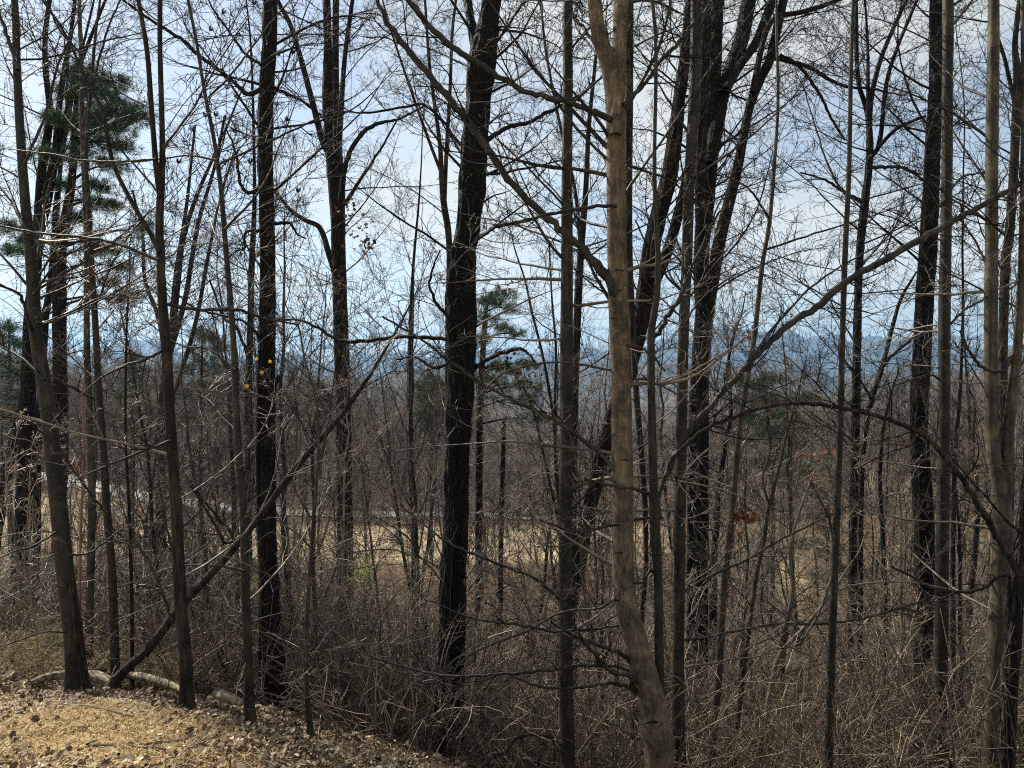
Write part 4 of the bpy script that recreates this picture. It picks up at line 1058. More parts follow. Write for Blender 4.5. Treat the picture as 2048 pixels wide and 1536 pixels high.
log('fallen_log', 'pale barkless log lying behind the leftmost trunks, its right end reaching the slender forked tree',
    [(232, 1350, 12, 8.3), (262, 1350, 15, 8.2), (285, 1353, 17, 8.0), (312, 1360, 17, 7.8), (340, 1368, 16, 7.6), (372, 1382, 14, 7.4)], 'deadwood')
log('fallen_log', 'weathered shaggy log lying left of the leftmost trunk', [(62, 1366, 10, 7.6), (90, 1355, 15, 7.7), (120, 1350, 16, 7.8), (150, 1350, 17, 7.9), (180, 1352, 18, 8.0)], 'deadwood', rough=0.14)
log('fallen_log', 'stack of weathered bark right of the leftmost trunk, under the pale log', [(165, 1350, 16, 7.9), (190, 1352, 22, 7.8), (215, 1362, 20, 7.7), (232, 1372, 10, 7.6)], 'deadwood', rough=0.16)
log('rotten_log', 'short bleached log end lying between the forked dark tree and the tulip stem', [(430, 1386, 15, 7.0), (445, 1391, 21, 6.95), (464, 1398, 19, 6.9), (484, 1406, 11, 6.85)], 'deadwood', rough=0.1)
log('fallen_log', 'dark mossy log lying behind the thin trees left of the furrowed trunk', [(385, 1352, 14, 9.6), (420, 1350, 20, 9.7), (455, 1352, 22, 9.8), (500, 1362, 18, 9.9)], 'black', rough=0.1)
log('fallen_log', 'dark log lying right of the foot of the furrowed trunk', [(575, 1372, 14, 9.4), (620, 1374, 18, 9.6), (680, 1378, 18, 10.0), (740, 1392, 12, 10.4)], 'black', rough=0.1)
log('fallen_log', 'low bare root log slanting down from the foot of the furrowed trunk', [(548, 1428, 9, 7.5), (575, 1440, 10, 7.2), (600, 1450, 8, 7.0)], 'greybrown', rough=0.08)
log('birch_log', 'white peeling log lying in the brush at the lower right', [(1436, 1490, 14, 12.2), (1480, 1500, 17, 12.1), (1530, 1512, 17, 12.0), (1590, 1520, 16, 11.9), (1700, 1532, 14, 11.7), (1790, 1552, 10, 11.6)], 'birch', rough=0.08)
log('birch_log', 'white peeling log half seen between the straight pole and the bent pale trunk', [(1140, 1425, 12, 12.8), (1180, 1434, 14, 12.7), (1230, 1442, 14, 12.6), (1262, 1450, 10, 12.5)], 'birch', rough=0.08)
log('fallen_branch', 'curved bare branch lying in the brush below the black forked trunk', [(975, 1530, 8, 7.0), (985, 1512, 8, 7.1), (1010, 1505, 7, 7.2), (1030, 1480, 6, 7.3), (1060, 1470, 5, 7.4), (1110, 1476, 4, 7.5)], 'greybrown', rough=0.03, sides=8)


def stump(label, px, py0, py1, w, d, mat):
    p1 = unproj(px, py1, d)
    gz = float(ground(p1[0], p1[1]))
    base = np.array([p1[0], p1[1], gz])
    h = p1[2] - gz
    r = w * d / F / 2
    root = empty('stump', base, label, 'stump')
    K, S = 26, 26
    zz_ = np.linspace(-0.06, h, K)
    V = []
    th = np.arange(S) / S * 2 * math.pi
    jag = rng.uniform(-0.06, 0.08, S)
    for k, z in enumerate(zz_):
        f = 1.12 - 0.15 * k / K + 0.35 * math.exp(-max(z, 0) / 0.12)
        rr_ = r * f * (1 + 0.13 * np.cos(th * 5 + 1) + 0.06 * np.cos(th * 11) + rng.normal(0, 0.02, S))
        top_ = z + jag * (k / K) ** 6
        V.append(np.stack([rr_ * np.cos(th), rr_ * np.sin(th), top_], 1))
    for k in range(1, 4):
        rr_ = r * (0.95 - 0.28 * k)
        V.append(np.stack([rr_ * np.cos(th), rr_ * np.sin(th), np.full(S, h) - 0.03 * k + rng.uniform(-0.03, 0.03, S)], 1))
    V = np.array(V); K = len(V)
    i = (np.arange(K - 1) * S)[:, None]; j = np.arange(S)[None]; j2 = (j + 1) % S
    q = np.stack([i + j, i + j2, i + S + j2, i + S + j], -1).reshape(-1, 4)
    cap = len(V) * S
    VV = np.vstack([V.reshape(-1, 3), [[0, 0, h - 0.12]]])
    tri = np.stack([(K - 1) * S + np.arange(S), (K - 1) * S + (np.arange(S) + 1) % S, np.full(S, cap)], 1)
    obj('stump_wood', mesh_from('stump_wood', VV, [q, tri], M[mat]), root)


stump('rotting red-brown stump with a jagged top at the foot of the black forked trunk', 894, 1536, 1450, 27, 7.6, 'rot')
stump('low rotting stump in the brush left of the black forked trunk', 741, 1480, 1440, 26, 8.6, 'rot')

# sticks lying about
for k in range(70):
    px = rng.uniform(0, 800); py = rng.uniform(1385, 1535)
    s_ = (py - 735) / F
    d = np.interp(py, [1385, 1430, 1480, 1536], [7.0, 5.8, 4.6, 3.2]) + rng.uniform(-0.3, 0.3)
    x = (px - 1024) / F * d
    a = rng.uniform(0, math.pi); ln = rng.uniform(0.12, 0.55)
    tt = np.linspace(-0.5, 0.5, 7)
    X = x + tt * ln * math.cos(a) + rng.normal(0, 0.008, 7); Y = d + tt * ln * math.sin(a) + rng.normal(0, 0.008, 7)
    Z = ground(X, Y) + 0.02 + rng.uniform(0, 0.02)
    P = np.stack([X, Y, Z], 1); r = np.linspace(rng.uniform(0.004, 0.009), 0.002, 7)
    b = P[3].copy()
    V, q = tube_arrays((P - b)[None], r[None], 6)
    tag(obj('stick', mesh_from('stick', V, [q], M['twig_pale' if k % 2 else 'deadwood']), None, b), 'small dry stick lying in the leaf litter of the bank', 'stick', 'dry sticks on the leaf litter')

# ------------------------------------------------------------------ rootlets / vine at the foot of the leftmost tree
def climbing(name, label, trunk_pts, d, n, spread, y0, y1, mat, parent, base):
    tp = np.array(trunk_pts, float)
    Ps, Rs = [], []
    for k in range(n):
        off = rng.uniform(0.15, 0.95) * spread
        ys = np.linspace(y0 + rng.uniform(-20, 30), y1 - rng.uniform(-60, 60), 14)
        xs = np.interp(-ys, -tp[:, 1], tp[:, 0]); ws = np.interp(-ys, -tp[:, 1], tp[:, 2]) / 2
        xs = xs + ws * (off + rng.normal(0, 0.05, 14))
        dd = d - np.sqrt(np.clip(ws ** 2 - (ws * off) ** 2, 0, None)) * d / F - 0.012
        Ps.append(unproj(xs, ys, dd)); Rs.append(np.linspace(0.009, 0.003, 14))
    V, q = tube_arrays(np.array(Ps), np.array(Rs), 5)
    obj(name, mesh_from(name, V - base, [q], M[mat]), parent, kind='stuff')


T1pts = [(157, 1386, 42), (152, 1330, 36), (147, 1267, 34), (131, 1148, 32), (118, 1023, 31)]
t1 = [o for o in COL.objects if o.get('label', '').startswith('smooth grey leaning trunk, leftmost')][0]
climbing('vine', '', T1pts, 7.0, 16, 1.0, 1385, 1180, 'greybrown', t1, np.array(t1.location))
climbing('vine', '', [(893, 1500, 68), (900, 1387, 56), (907, 1148, 52), (913, 1023, 51)], 8.9, 12, -0.9, 1500, 1050, 'greybrown', black, black_base)


# ------------------------------------------------------------------ leaf litter and dry grass
def px_of(x, y, z):
    v = np.stack([x, y, z - CAMZ], -1)
    fwd = v[..., 1] * CP + v[..., 2] * SP
    up = -v[..., 1] * SP + v[..., 2] * CP
    return 1024 + F * v[..., 0] / fwd, 768 - F * up / fwd


def scatter_ground(n, x0, x1, y0, y1, wfun, near=2.2):
    x = rng.uniform(x0, x1, n); y = y0 + (y1 - y0) * rng.random(n)
    w = wfun(x, y)
    k = rng.random(n) < w
    x, y = x[k], y[k]
    z = ground(x, y)
    X, Y = px_of(x, y, z)
    k = (X > -260) & (X < 2300) & (Y < 1800)
    return x[k], y[k], z[k]


lv2 = np.array([(0, 0, 0), (0.42, 0.4, 0.14), (0.3, 0.85, 0.05), (0, 1.05, -0.12), (-0.34, 0.8, 0.1), (-0.4, 0.35, 0.12), (0, 0.5, -0.03)], float)
lf2 = np.array([(0, 1, 2), (0, 2, 3), (0, 3, 4), (0, 4, 5)])


def litter_w(x, y):
    l = np.clip(lawn_w(x, y), 0, 1)
    return np.where(y < 9, (1 - l) * 1.0 + l * 0.55 * (vnoise(x * 1.6 + 3, y * 1.6) > 0.06) + l * 0.05, 0.6)


x, y, z = scatter_ground(150000, -7, 1.5, 2.2, 9, litter_w)
x2, y2, z2 = scatter_ground(26000, -11, 10, 7, 17, lambda a, b: np.full_like(a, 0.8))
x, y, z = np.concatenate([x, x2]), np.concatenate([y, y2]), np.concatenate([z, z2])
pos = np.stack([x, y, z + rng.uniform(0.005, 0.045, len(x))], -1)
V, Q = scatter(lv2, lf2, pos, np.clip(rng.lognormal(-3.85, 0.42, len(x)), 0.008, 0.06) * (1 + 0.6 * (y > 7)), 0.8)
tag(obj('leaf_litter', mesh_from('leaf_litter', V, [Q], M['litter'], smooth=False)), 'brown and tan dead leaves covering the bank under the trees', 'leaf litter', kind='stuff')

# grass: curved blades of dry straw
x, y, z = scatter_ground(190000, -6.5, 1.2, 2.2, 7.5, lambda a, b: np.clip(lawn_w(a, b), 0, 1) * 0.98 * (0.6 + 0.8 * (vnoise(a * 1.9 + 4, b * 1.9) > -0.17)))
n = len(x)
az = rng.uniform(0, 2 * math.pi, n); hgt = rng.uniform(0.012, 0.045, n); lean = rng.uniform(0.3, 2.6, n) * hgt; wd = rng.uniform(0.0016, 0.0032, n)
dxy = np.stack([np.cos(az), np.sin(az)], -1); pxy = np.stack([-dxy[:, 1], dxy[:, 0]], -1)
b0 = np.stack([x, y, z], -1)
mid = b0 + np.concatenate([dxy * lean[:, None] * 0.35, (hgt * 0.75)[:, None]], 1)
tip = b0 + np.concatenate([dxy * lean[:, None], (hgt * rng.uniform(0.3, 1, n))[:, None]], 1)
wv = np.concatenate([pxy * wd[:, None], np.zeros((n, 1))], 1)
V = np.stack([b0 - wv, b0 + wv, mid + wv, mid - wv, tip], 1).reshape(-1, 3)
k = (np.arange(n) * 5)[:, None]
gq = k + np.array([[0, 1, 2, 3]]); gt = k + np.array([[3, 2, 4]])
tag(obj('dry_grass', mesh_from('dry_grass', V, [gq, gt], M['straw'], smooth=False)), 'matted straw-coloured winter grass on the bank at the lower left', 'grass', kind='stuff')


# ------------------------------------------------------------------ brush
def clump(nst, h, spread, sides, mat, side=4, arch=0.10, wild=0.16, sub=2, r0=(0.006, 0.013)):
    n = nst
    a = rng.uniform(0, 2 * math.pi, n); r = rng.uniform(0, spread, n)
    P0 = np.stack([r * np.cos(a), r * np.sin(a), np.full(n, -0.1)], -1)
    K = 9
    ln = rng.uniform(0.5, 1.0, n) * h
    a2 = a + rng.normal(0, 0.8, n)
    d = norm(np.stack([np.cos(a2) * 0.35, np.sin(a2) * 0.35, np.ones(n)], -1) + rng.normal(0, 0.15, (n, 3)))
    P = np.empty((n, K, 3)); P[:, 0] = P0
    bend = np.stack([np.cos(a2), np.sin(a2), -np.ones(n) * 0.6], -1) * rng.uniform(0, arch * 2, n)[:, None]
    for k in range(1, K):
        d = norm(d + rng.normal(0, wild * 0.6, (n, 3)) + bend)
        P[:, k] = P[:, k - 1] + d * (ln / (K - 1))[:, None]
    R = rng.uniform(*r0, n)[:, None] * np.linspace(1, 0.3, K)[None]
    P2, R2 = spawn(P, R, side, 0.2, 1.0, (0.4, 1.1), (0.18, 0.45), K=5, noise=wild, rr=0.6, rmin=0.0046, rtip=0.003)
    P3, R3 = spawn(P2, R2, sub, 0.2, 1.0, (0.4, 1.1), (0.25, 0.6), K=3, noise=wild, rr=0.7, rmin=0.0036, rtip=0.0014)
    V, q = join([tube_arrays(P, R, sides), tube_arrays(P2, R2, 3), tube_arrays(P3, R3, 3)])
    return mesh_from('shrub_stems', V, [q], mat)


clumps = [clump(13, 2.2, 0.5, 4, M['brush']), clump(16, 1.5, 0.7, 4, M['brush'], arch=0.18), clump(12, 3.0, 0.4, 4, M['brush'], side=5, arch=0.05),
          clump(17, 1.2, 0.8, 4, M['brush'], arch=0.22, wild=0.24), clump(14, 2.6, 0.5, 4, M['twig_pale'], side=5, arch=0.12, wild=0.2), clump(18, 1.9, 0.6, 4, M['twig'], arch=0.15, wild=0.22)]
canes = [clump(24, 2.3, 0.6, 4, M['brush'], side=2, arch=0.025, wild=0.05, r0=(0.005, 0.010)), clump(30, 1.7, 0.8, 4, M['brush'], side=2, arch=0.03, wild=0.06, r0=(0.005, 0.009)), clump(20, 2.8, 0.6, 4, M['twig_pale'], side=3, arch=0.03, wild=0.06, r0=(0.005, 0.010))]
clumps += canes
red_clump = [clump(30, 1.5, 0.9, 4, M['brush_red'], arch=0.15, wild=0.2), clump(24, 1.9, 0.8, 4, M['brush_red'], arch=0.1)]
# brush kept as things: the nearest ones
kinds = [('tall loose', 0), ('low arching', 1), ('thin upright', 2), ('dense tangled', 3), ('pale slender', 4), ('dark wiry', 5), ('many-caned', 6), ('short many-caned', 7), ('tall pale-caned', 8)]


def frustum_x(d, m=1.12):
    return d * 1024 / F * m


cnt = 0
while cnt < 270:
    d = 7.0 + 19 * rng.random() ** 1.15
    x = rng.uniform(-1, 1) * frustum_x(d)
    X, Y = px_of(np.array(x), np.array(d), ground(x, d)); X = float(X); Y = float(Y)
    if X < 400 and d < 8.6: continue
    if X < 560 and d < 8.0: continue
    if X < 850 and d < 7.3: continue
    ki = int(rng.choice(9, p=[.09, .12, .10, .10, .10, .07, .16, .13, .13]))
    h = rng.uniform(0.7, 1.2)
    if abs(x / d - 0.385) < 0.035 and d > 13: continue
    if 850 < X < 940 and d < 8.2: continue
    zone = ('behind the leftmost trunks' if X < 300 else 'left of the furrowed trunk' if X < 520 else 'right of the furrowed trunk' if X < 700 else 'left of the black forked trunk' if X < 900
            else 'left of the bent pale trunk' if X < 1240 else 'right of the bent pale trunk' if X < 1450 else 'left of the straight maple' if X < 1690 else 'right of the straight maple')
    far_ = 'in the near brush' if d < 14 else 'in the brush further down'
    o = obj('shrub', clumps[ki], None, (x, d, float(ground(x, d))))
    o.rotation_euler = (0, 0, rng.uniform(0, 6.28)); o.scale = (h * rng.uniform(0.9, 1.2), h * rng.uniform(0.9, 1.2), h)
    lab = '%s bare shrub %s %s' % (kinds[ki][0], far_, zone)
    tag(o, lab, 'shrub', lab + ' group')
    cnt += 1
for k in range(34):
    d = rng.uniform(30, 37); u = rng.uniform(-0.55, 0.2)
    x = u * d
    o = obj('shrub', red_clump[k % 2], None, (x, d, float(ground(x, d)))); s = rng.uniform(0.8, 1.25)
    o.scale = (s * 1.3, s * 1.3, s); o.rotation_euler = (0, 0, rng.uniform(0, 6.28))
    tag(o, 'reddish bramble thicket at the near edge of the tan field', 'shrub', 'reddish brambles along the field edge')


def gn_scatter(name, label, cat, pts, rotz, scl, meshes):
    me = bpy.data.meshes.new(name + '_points')
    me.vertices.add(len(pts)); me.vertices.foreach_set('co', np.asarray(pts, np.float32).ravel())
    a = me.attributes.new('rz', 'FLOAT_VECTOR', 'POINT'); v = np.zeros((len(pts), 3), np.float32); v[:, 2] = rotz; a.data.foreach_set('vector', v.ravel())
    a = me.attributes.new('sc', 'FLOAT', 'POINT'); a.data.foreach_set('value', np.asarray(scl, np.float32))
    a = me.attributes.new('pick', 'INT', 'POINT'); a.data.foreach_set('value', rng.integers(0, len(meshes), len(pts)).astype(np.int32))
    o = obj(name, me)
    tag(o, label, cat, kind='stuff')
    src = bpy.data.collections.new(name + '_source')
    for k, m in enumerate(meshes):
        s = bpy.data.objects.new('%s_piece_%02d' % (name, k), m); src.objects.link(s)
    ng = bpy.data.node_groups.new(name + '_nodes', 'GeometryNodeTree')
    ng.interface.new_socket('Geometry', in_out='INPUT', socket_type='NodeSocketGeometry')
    ng.interface.new_socket('Geometry', in_out='OUTPUT', socket_type='NodeSocketGeometry')
    gi = ng.nodes.new('NodeGroupInput'); go = ng.nodes.new('NodeGroupOutput')
    iop = ng.nodes.new('GeometryNodeInstanceOnPoints')
    ci = ng.nodes.new('GeometryNodeCollectionInfo'); ci.inputs['Collection'].default_value = src
    ci.inputs['Separate Children'].default_value = True; ci.inputs['Reset Children'].default_value = True
    def attr(nm, ty):
        n_ = ng.nodes.new('GeometryNodeInputNamedAttribute'); n_.data_type = ty; n_.inputs['Name'].default_value = nm; return n_
    ar, as_, ap = attr('rz', 'FLOAT_VECTOR'), attr('sc', 'FLOAT'), attr('pick', 'INT')
    ng.links.new(gi.outputs[0], iop.inputs['Points']); ng.links.new(ci.outputs[0], iop.inputs['Instance'])
    iop.inputs['Pick Instance'].default_value = True
    ng.links.new(ap.outputs['Attribute'], iop.inputs['Instance Index'])
    ng.links.new(ar.outputs['Attribute'], iop.inputs['Rotation'])
    ng.links.new(as_.outputs['Attribute'], iop.inputs['Scale'])
    ng.links.new(iop.outputs[0], go.inputs[0])
    md = o.modifiers.new('scatter', 'NODES'); md.node_group = ng
    return o


# undergrowth: the rest of the brush, on down the slope
n = 1150
d = 8 + 33 * rng.random(n) ** 0.95
x = rng.uniform(-1, 1, n) * d * 1024 / F * 1.25
X, Y = px_of(x, d, ground(x, d))
k = ~((x / d > -0.26) & (x / d < 0.18) & (d > 27) & (rng.random(n) < 0.6)) & ~((X < 420) & (d < 9.2)) & ~((X < 560) & (d < 8.5)) & ~((np.abs(x / d - 0.385) < 0.035) & (d > 13))
x, d = x[k], d[k]
gn_scatter('undergrowth', 'tangle of bare stems filling the slope between the trunks', 'undergrowth', np.stack([x, d, ground(x, d)], -1), rng.uniform(0, 6.28, len(x)), rng.uniform(0.55, 1.15, len(x)), clumps)

# pale dry weeds on the bank edge at the left, dry grass tufts under the brush
def weed_clump(nst, h):
    n = nst
    a = rng.uniform(0, 6.28, n); r = rng.uniform(0, 0.25, n)
    d = norm(np.stack([np.cos(a) * 0.4, np.sin(a) * 0.4, np.ones(n)], -1)); K = 6
    P = np.empty((n, K, 3)); P[:, 0] = np.stack([r * np.cos(a), r * np.sin(a), -0.03 + 0 * a], -1)
    ln = rng.uniform(0.5, 1, n) * h
    for k in range(1, K):
        d = norm(d + rng.normal(0, 0.14, (n, 3)) + np.stack([np.cos(a) * 0.1, np.sin(a) * 0.1, -0.06 + 0 * a], -1)); P[:, k] = P[:, k - 1] + d * (ln / (K - 1))[:, None]
    R = np.full((n, 1), 0.0022) * np.linspace(1, 0.5, K)[None]
    P2, R2 = spawn(P, R, 9, 0.3, 1.0, (0.4, 1.1), (0.12, 0.3), K=4, noise=0.25, rr=0.8, rmin=0.0018, rtip=0.003)
    V, q = join([tube_arrays(P, R, 3), tube_arrays(P2, R2, 3)])
    return mesh_from('weed_stems', V, [q], M['weed'])


weeds = [weed_clump(16, 0.7), weed_clump(20, 0.5), weed_clump(26, 0.35)]
for k in range(40):
    px = rng.uniform(-40, 150) if k < 26 else rng.uniform(250, 460)
    d = rng.uniform(8.0, 9.6) if k < 26 else rng.uniform(8.4, 9.8)
    x = (px - 1024) / F * d
    o = obj('dry_weed', weeds[int(rng.integers(0, 2))], None, (x, d, float(ground(x, d)))); s = rng.uniform(0.8, 1.3); o.scale = (s, s, s); o.rotation_euler = (0, 0, rng.uniform(0, 6))
    lab = 'feathery straw-coloured weed behind the leftmost trunk' if k < 26 else 'feathery straw-coloured weed behind the fallen logs'
    tag(o, lab, 'weed', lab + ' group')
n = 1500
d = 9 + 16 * rng.random(n); x = rng.uniform(-1, 1, n) * d * 1024 / F * 1.2
gn_scatter('grass_tufts', 'dry grass tufts and weeds under the brush', 'grass', np.stack([x, d, ground(x, d)], -1), rng.uniform(0, 6.28, n), rng.uniform(0.5, 1.2, n), weeds)

# fern on the litter
def fern(px, py, d, ln, label):
    x = (px - 1024) / F * d; z = float(ground(x, d))
    root = empty('fern', (x, d, z), label, 'fern')
    for f in range(4):
        a = rng.uniform(-0.5, 0.6) + (math.pi if f % 2 else 0)
        Vs, Qs = [], []
        P = np.stack([np.cos(a) * np.linspace(0, ln, 12), np.sin(a) * np.linspace(0, ln, 12), 0.03 + 0.10 * np.sin(np.linspace(0, 2.4, 12))], -1)
        for i in range(1, 12):
            w_ = ln * 0.22 * (1 - i / 12.5)
            s_ = np.array([-math.sin(a), math.cos(a), 0]); t_ = np.array([math.cos(a), math.sin(a), 0])
            for sg in (-1, 1):
                b0 = len(Vs)
                Vs += [P[i], P[i] + t_ * ln * 0.05, P[i] + s_ * sg * w_ + t_ * ln * 0.03 - np.array([0, 0, 0.012])]
                Qs.append((b0, b0 + 1, b0 + 2))
        obj('frond', mesh_from('frond', np.array(Vs), [np.array(Qs)], M['fern'], smooth=False), root)


fern(425, 1432, 6.1, 0.16, 'small yellow-green fern in the litter right of the slender forked dark tree')
fern(720, 1350, 9.6, 0.2, 'tiny yellow-green fern in the brush left of the black forked trunk')

# yellow-green leafy shrub in the brush
def leafy(px, py, d, r, n, label, mat, size, cat='shrub'):
    p = unproj(px, py, d); gz = float(ground(p[0], p[1])); base = np.array([p[0], p[1], gz]); h = p[2] - gz
    root = empty('leafy_shrub', base, label, cat)
    m = clump(9, h * 1.25, 0.15, 5, M['brush'], side=4, arch=0.05)
    obj('stems', m, root, kind='stuff')
    c = np.array([0, 0, h])
    pos = c + rng.normal(0, 1, (n, 3)) * np.array([r, r, r * 0.8]) * 0.55
    V, Q = scatter(lv, lf, pos, rng.uniform(0.6, 1.2, n) * size, 1.0)
    obj('leaves', mesh_from('leaves', V, [Q], M[mat], smooth=False), root, kind='stuff')


leafy(725, 1135, 12.5, 0.24, 330, 'small shrub with fresh yellow-green leaves left of the black forked trunk', 'lime', 0.035)
leafy(332, 1188, 9.6, 0.12, 50, 'small spray of yellow-green leaves behind the slender forked dark tree', 'lime', 0.03)
leafy(508, 1165, 9.6, 0.07, 30, 'few yellow-green leaves beside the furrowed trunk', 'lime', 0.028)
leafy(245, 1060, 20.0, 0.5, 150, 'shrub with rusty clinging leaves seen between the left trunks', 'rust', 0.09)
leafy(150, 925, 24.0, 0.5, 110, 'shrub with dark red leaves in front of the road on the left', 'rust', 0.09)
leafy(1750, 1080, 20.0, 0.7, 190, 'young tree with rusty leaves behind the maple on the right', 'rust', 0.08)
leafy(1730, 1165, 17.0, 0.3, 70, 'low shrub with orange leaves behind the maple on the right', 'rust', 0.07)
leafy(1990, 1260, 16.0, 0.6, 160, 'orange-leaved young beech behind the twin pale trunks', 'rust', 0.07)
leafy(1660, 1010, 21.0, 0.9, 210, 'low oak with rusty leaves behind the maple', 'rust', 0.08)
leafy(1790, 885, 19.0, 0.4, 60, 'small oak with a few red leaves left of the thick right trunk', 'rust', 0.07)
leafy(1490, 1440, 11.0, 0.25, 90, 'low shrub with curled tan leaves near the white log', 'litter', 0.06)


# ------------------------------------------------------------------ trees further off
def wood_tree(h, r0, n1, mats, clear=0.3, up=0.06, ang=(0.5, 1.0), lv4=True, forked=False, spread=0.42, fine=1.0):
    K = 14
    P = np.zeros((1, K, 3)); P[0, :, 2] = np.linspace(-0.3, h, K)
    P[0, :, 0] = np.cumsum(rng.normal(0, 0.0055 * h, K)); P[0, :, 1] = np.cumsum(rng.normal(0, 0.0055 * h, K))
    P[0, :, :2] -= P[0, 0, :2]
    R = (r0 * (1 - np.linspace(0, 1, K) ** 1.2) + 0.008)[None]
    trunks = [(P, R)]
    if forked:
        f, fr = spawn(P, R, 2, 0.3, 0.5, (0.15, 0.4), (0.55, 0.7), K=12, noise=0.05, up=0.06, rr=0.75)
        trunks.append((f, fr))
    tv, tq = join([tube_arrays(a_, b_, 9) for a_, b_ in trunks])
    trunk = mesh_from('trunk', tv, [tq], mats[0])
    out = []
    src = [(P, R, n1)] + ([(trunks[1][0], trunks[1][1], n1 // 2)] if forked else [])
    for p_, r_, n_ in src:
        a1, r1 = spawn(p_, r_, n_, clear if n_ == n1 else 0.2, 0.98, ang, (spread * 0.7, spread), K=9, noise=0.10, up=up, rr=0.45, rmin=0.009, rtip=0.005)
        a2, r2 = spawn(a1, r1, 7, 0.15, 1.0, (0.4, 0.95), (0.3, 0.55), K=6, noise=0.12, up=up, rr=0.55, rmin=0.006, rtip=0.004)
        a3, r3 = spawn(a2, r2, 5, 0.15, 1.0, (0.4, 0.95), (0.3, 0.6), K=4, noise=0.13, up=up, rr=0.6, rmin=0.0040 * fine, rtip=0.003 * fine)
        out += [tube_arrays(a1, r1, 5), tube_arrays(a2, r2, 3), tube_arrays(a3, r3, 3)]
        if lv4:
            a4, r4 = spawn(a3, r3, 3, 0.2, 1.0, (0.4, 0.9), (0.35, 0.7), K=3, noise=0.12, up=up, rr=0.75, rmin=0.0032 * fine, rtip=0.0024 * fine)
            out += [tube_arrays(a4, r4, 3)]
    v, q_ = join(out)
    crown = mesh_from('crown', v, [q_], mats[1])
    return trunk, crown


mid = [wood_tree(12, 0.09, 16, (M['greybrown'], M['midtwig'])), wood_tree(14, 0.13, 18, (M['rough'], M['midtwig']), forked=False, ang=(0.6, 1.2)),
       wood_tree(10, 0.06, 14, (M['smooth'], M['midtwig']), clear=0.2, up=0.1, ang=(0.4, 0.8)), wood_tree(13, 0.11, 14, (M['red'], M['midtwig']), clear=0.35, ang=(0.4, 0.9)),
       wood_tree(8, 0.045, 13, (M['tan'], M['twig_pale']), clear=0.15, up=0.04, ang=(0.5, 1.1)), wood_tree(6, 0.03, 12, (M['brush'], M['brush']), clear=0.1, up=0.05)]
kindname = ['grey-brown woodland tree with an even twiggy crown', 'rough dark woodland tree with wide limbs', 'slim smooth woodland tree with upswept twigs', 'reddish-barked woodland tree with a high crown',
            'pale young woodland tree with fine twigs', 'small brushy woodland sapling']


def put_tree(pair, x, y, s, label, group, sz=None, tilt=0.05, name='bare_tree'):
    root = empty(name, (x, y, float(ground(x, y)) - 0.05), label, 'tree', group)
    root.rotation_euler = (rng.normal(0, tilt), rng.normal(0, tilt), rng.uniform(0, 6.28)); root.scale = (s, s, sz or s)
    obj('trunk', pair[0], root); obj('crown', pair[1], root, kind='stuff')
    return root


def zone_of(X):
    return ('behind the leftmost trunks' if X < 300 else 'left of the furrowed trunk' if X < 520 else 'right of the furrowed trunk' if X < 700 else 'left of the black forked trunk' if X < 900 else
            'right of the black forked trunk' if X < 1130 else 'left of the bent pale trunk' if X < 1240 else 'right of the bent pale trunk' if X < 1480 else 'left of the thin straight maple' if X < 1690 else 'right of the thin straight maple' if X < 1840 else 'near the right edge')


# middle distance: 11 to 45 m
placed = []
tries = 0
while len(placed) < 160 and tries < 9000:
    tries += 1
    d = 10.5 + 30 * rng.random() ** 1.3
    x = rng.uniform(-1, 1) * frustum_x(d, 1.15)
    if field_w(np.array(x), np.array(d)) > 0.3: continue
    if any((x - a_) ** 2 + (d - b_) ** 2 < (0.035 * d + 0.3) ** 2 for a_, b_ in placed): continue
    placed.append((x, d))
    X = 1024 + F * x / d
    ki = int(rng.choice(6, p=[0.08, 0.06, 0.14, 0.05, 0.32, 0.35])) if d < 20 else int(rng.choice(6, p=[0.18, 0.12, 0.18, 0.12, 0.22, 0.18]))
    # in the open gaps of the sky the crowns stay low
    if d < 24 and ki in (0, 1, 3): ki = int(rng.choice([2, 4, 5, 5]))
    s = rng.uniform(0.6, 1.0) if d < 20 else rng.uniform(0.7, 1.15)
    if X < 340: s = min(s, 0.7)
    if 980 < X < 1220 or 1500 < X < 1850: s = min(s, 0.85)
    lab = '%s %s' % (kindname[ki], zone_of(X))
    put_tree(mid[ki], x, d, s, lab, lab + ' group')

# far wood beyond the road: 62 to 150 m, tops as high as the photograph shows
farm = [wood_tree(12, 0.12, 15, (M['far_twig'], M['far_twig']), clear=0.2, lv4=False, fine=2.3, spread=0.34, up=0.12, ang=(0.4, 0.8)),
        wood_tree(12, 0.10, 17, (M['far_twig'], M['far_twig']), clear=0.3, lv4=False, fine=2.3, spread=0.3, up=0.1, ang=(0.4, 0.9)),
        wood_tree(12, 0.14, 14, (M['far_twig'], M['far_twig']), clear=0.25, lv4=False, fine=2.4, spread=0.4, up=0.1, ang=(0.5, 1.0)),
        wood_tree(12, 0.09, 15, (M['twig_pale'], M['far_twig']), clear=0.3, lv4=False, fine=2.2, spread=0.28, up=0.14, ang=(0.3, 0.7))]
EX = [-400, 0, 200, 350, 480, 600, 700, 800, 1000, 1120, 1230, 1320, 1450, 1600, 1750, 1900, 2048, 2500]
EY = [650, 655, 690, 700, 730, 742, 750, 770, 825, 862, 850, 800, 780, 790, 765, 735, 715, 700]
labs = ['grey bare tree in the wood beyond the road', 'slim bare tree in the wood beyond the road', 'wide bare tree in the wood beyond the road', 'pale-trunked bare tree in the wood beyond the road']


def far_spot(dlo, dhi, m=1.12):
    d = rng.uniform(dlo, dhi); x = rng.uniform(-1, 1) * frustum_x(d, m)
    return x, d


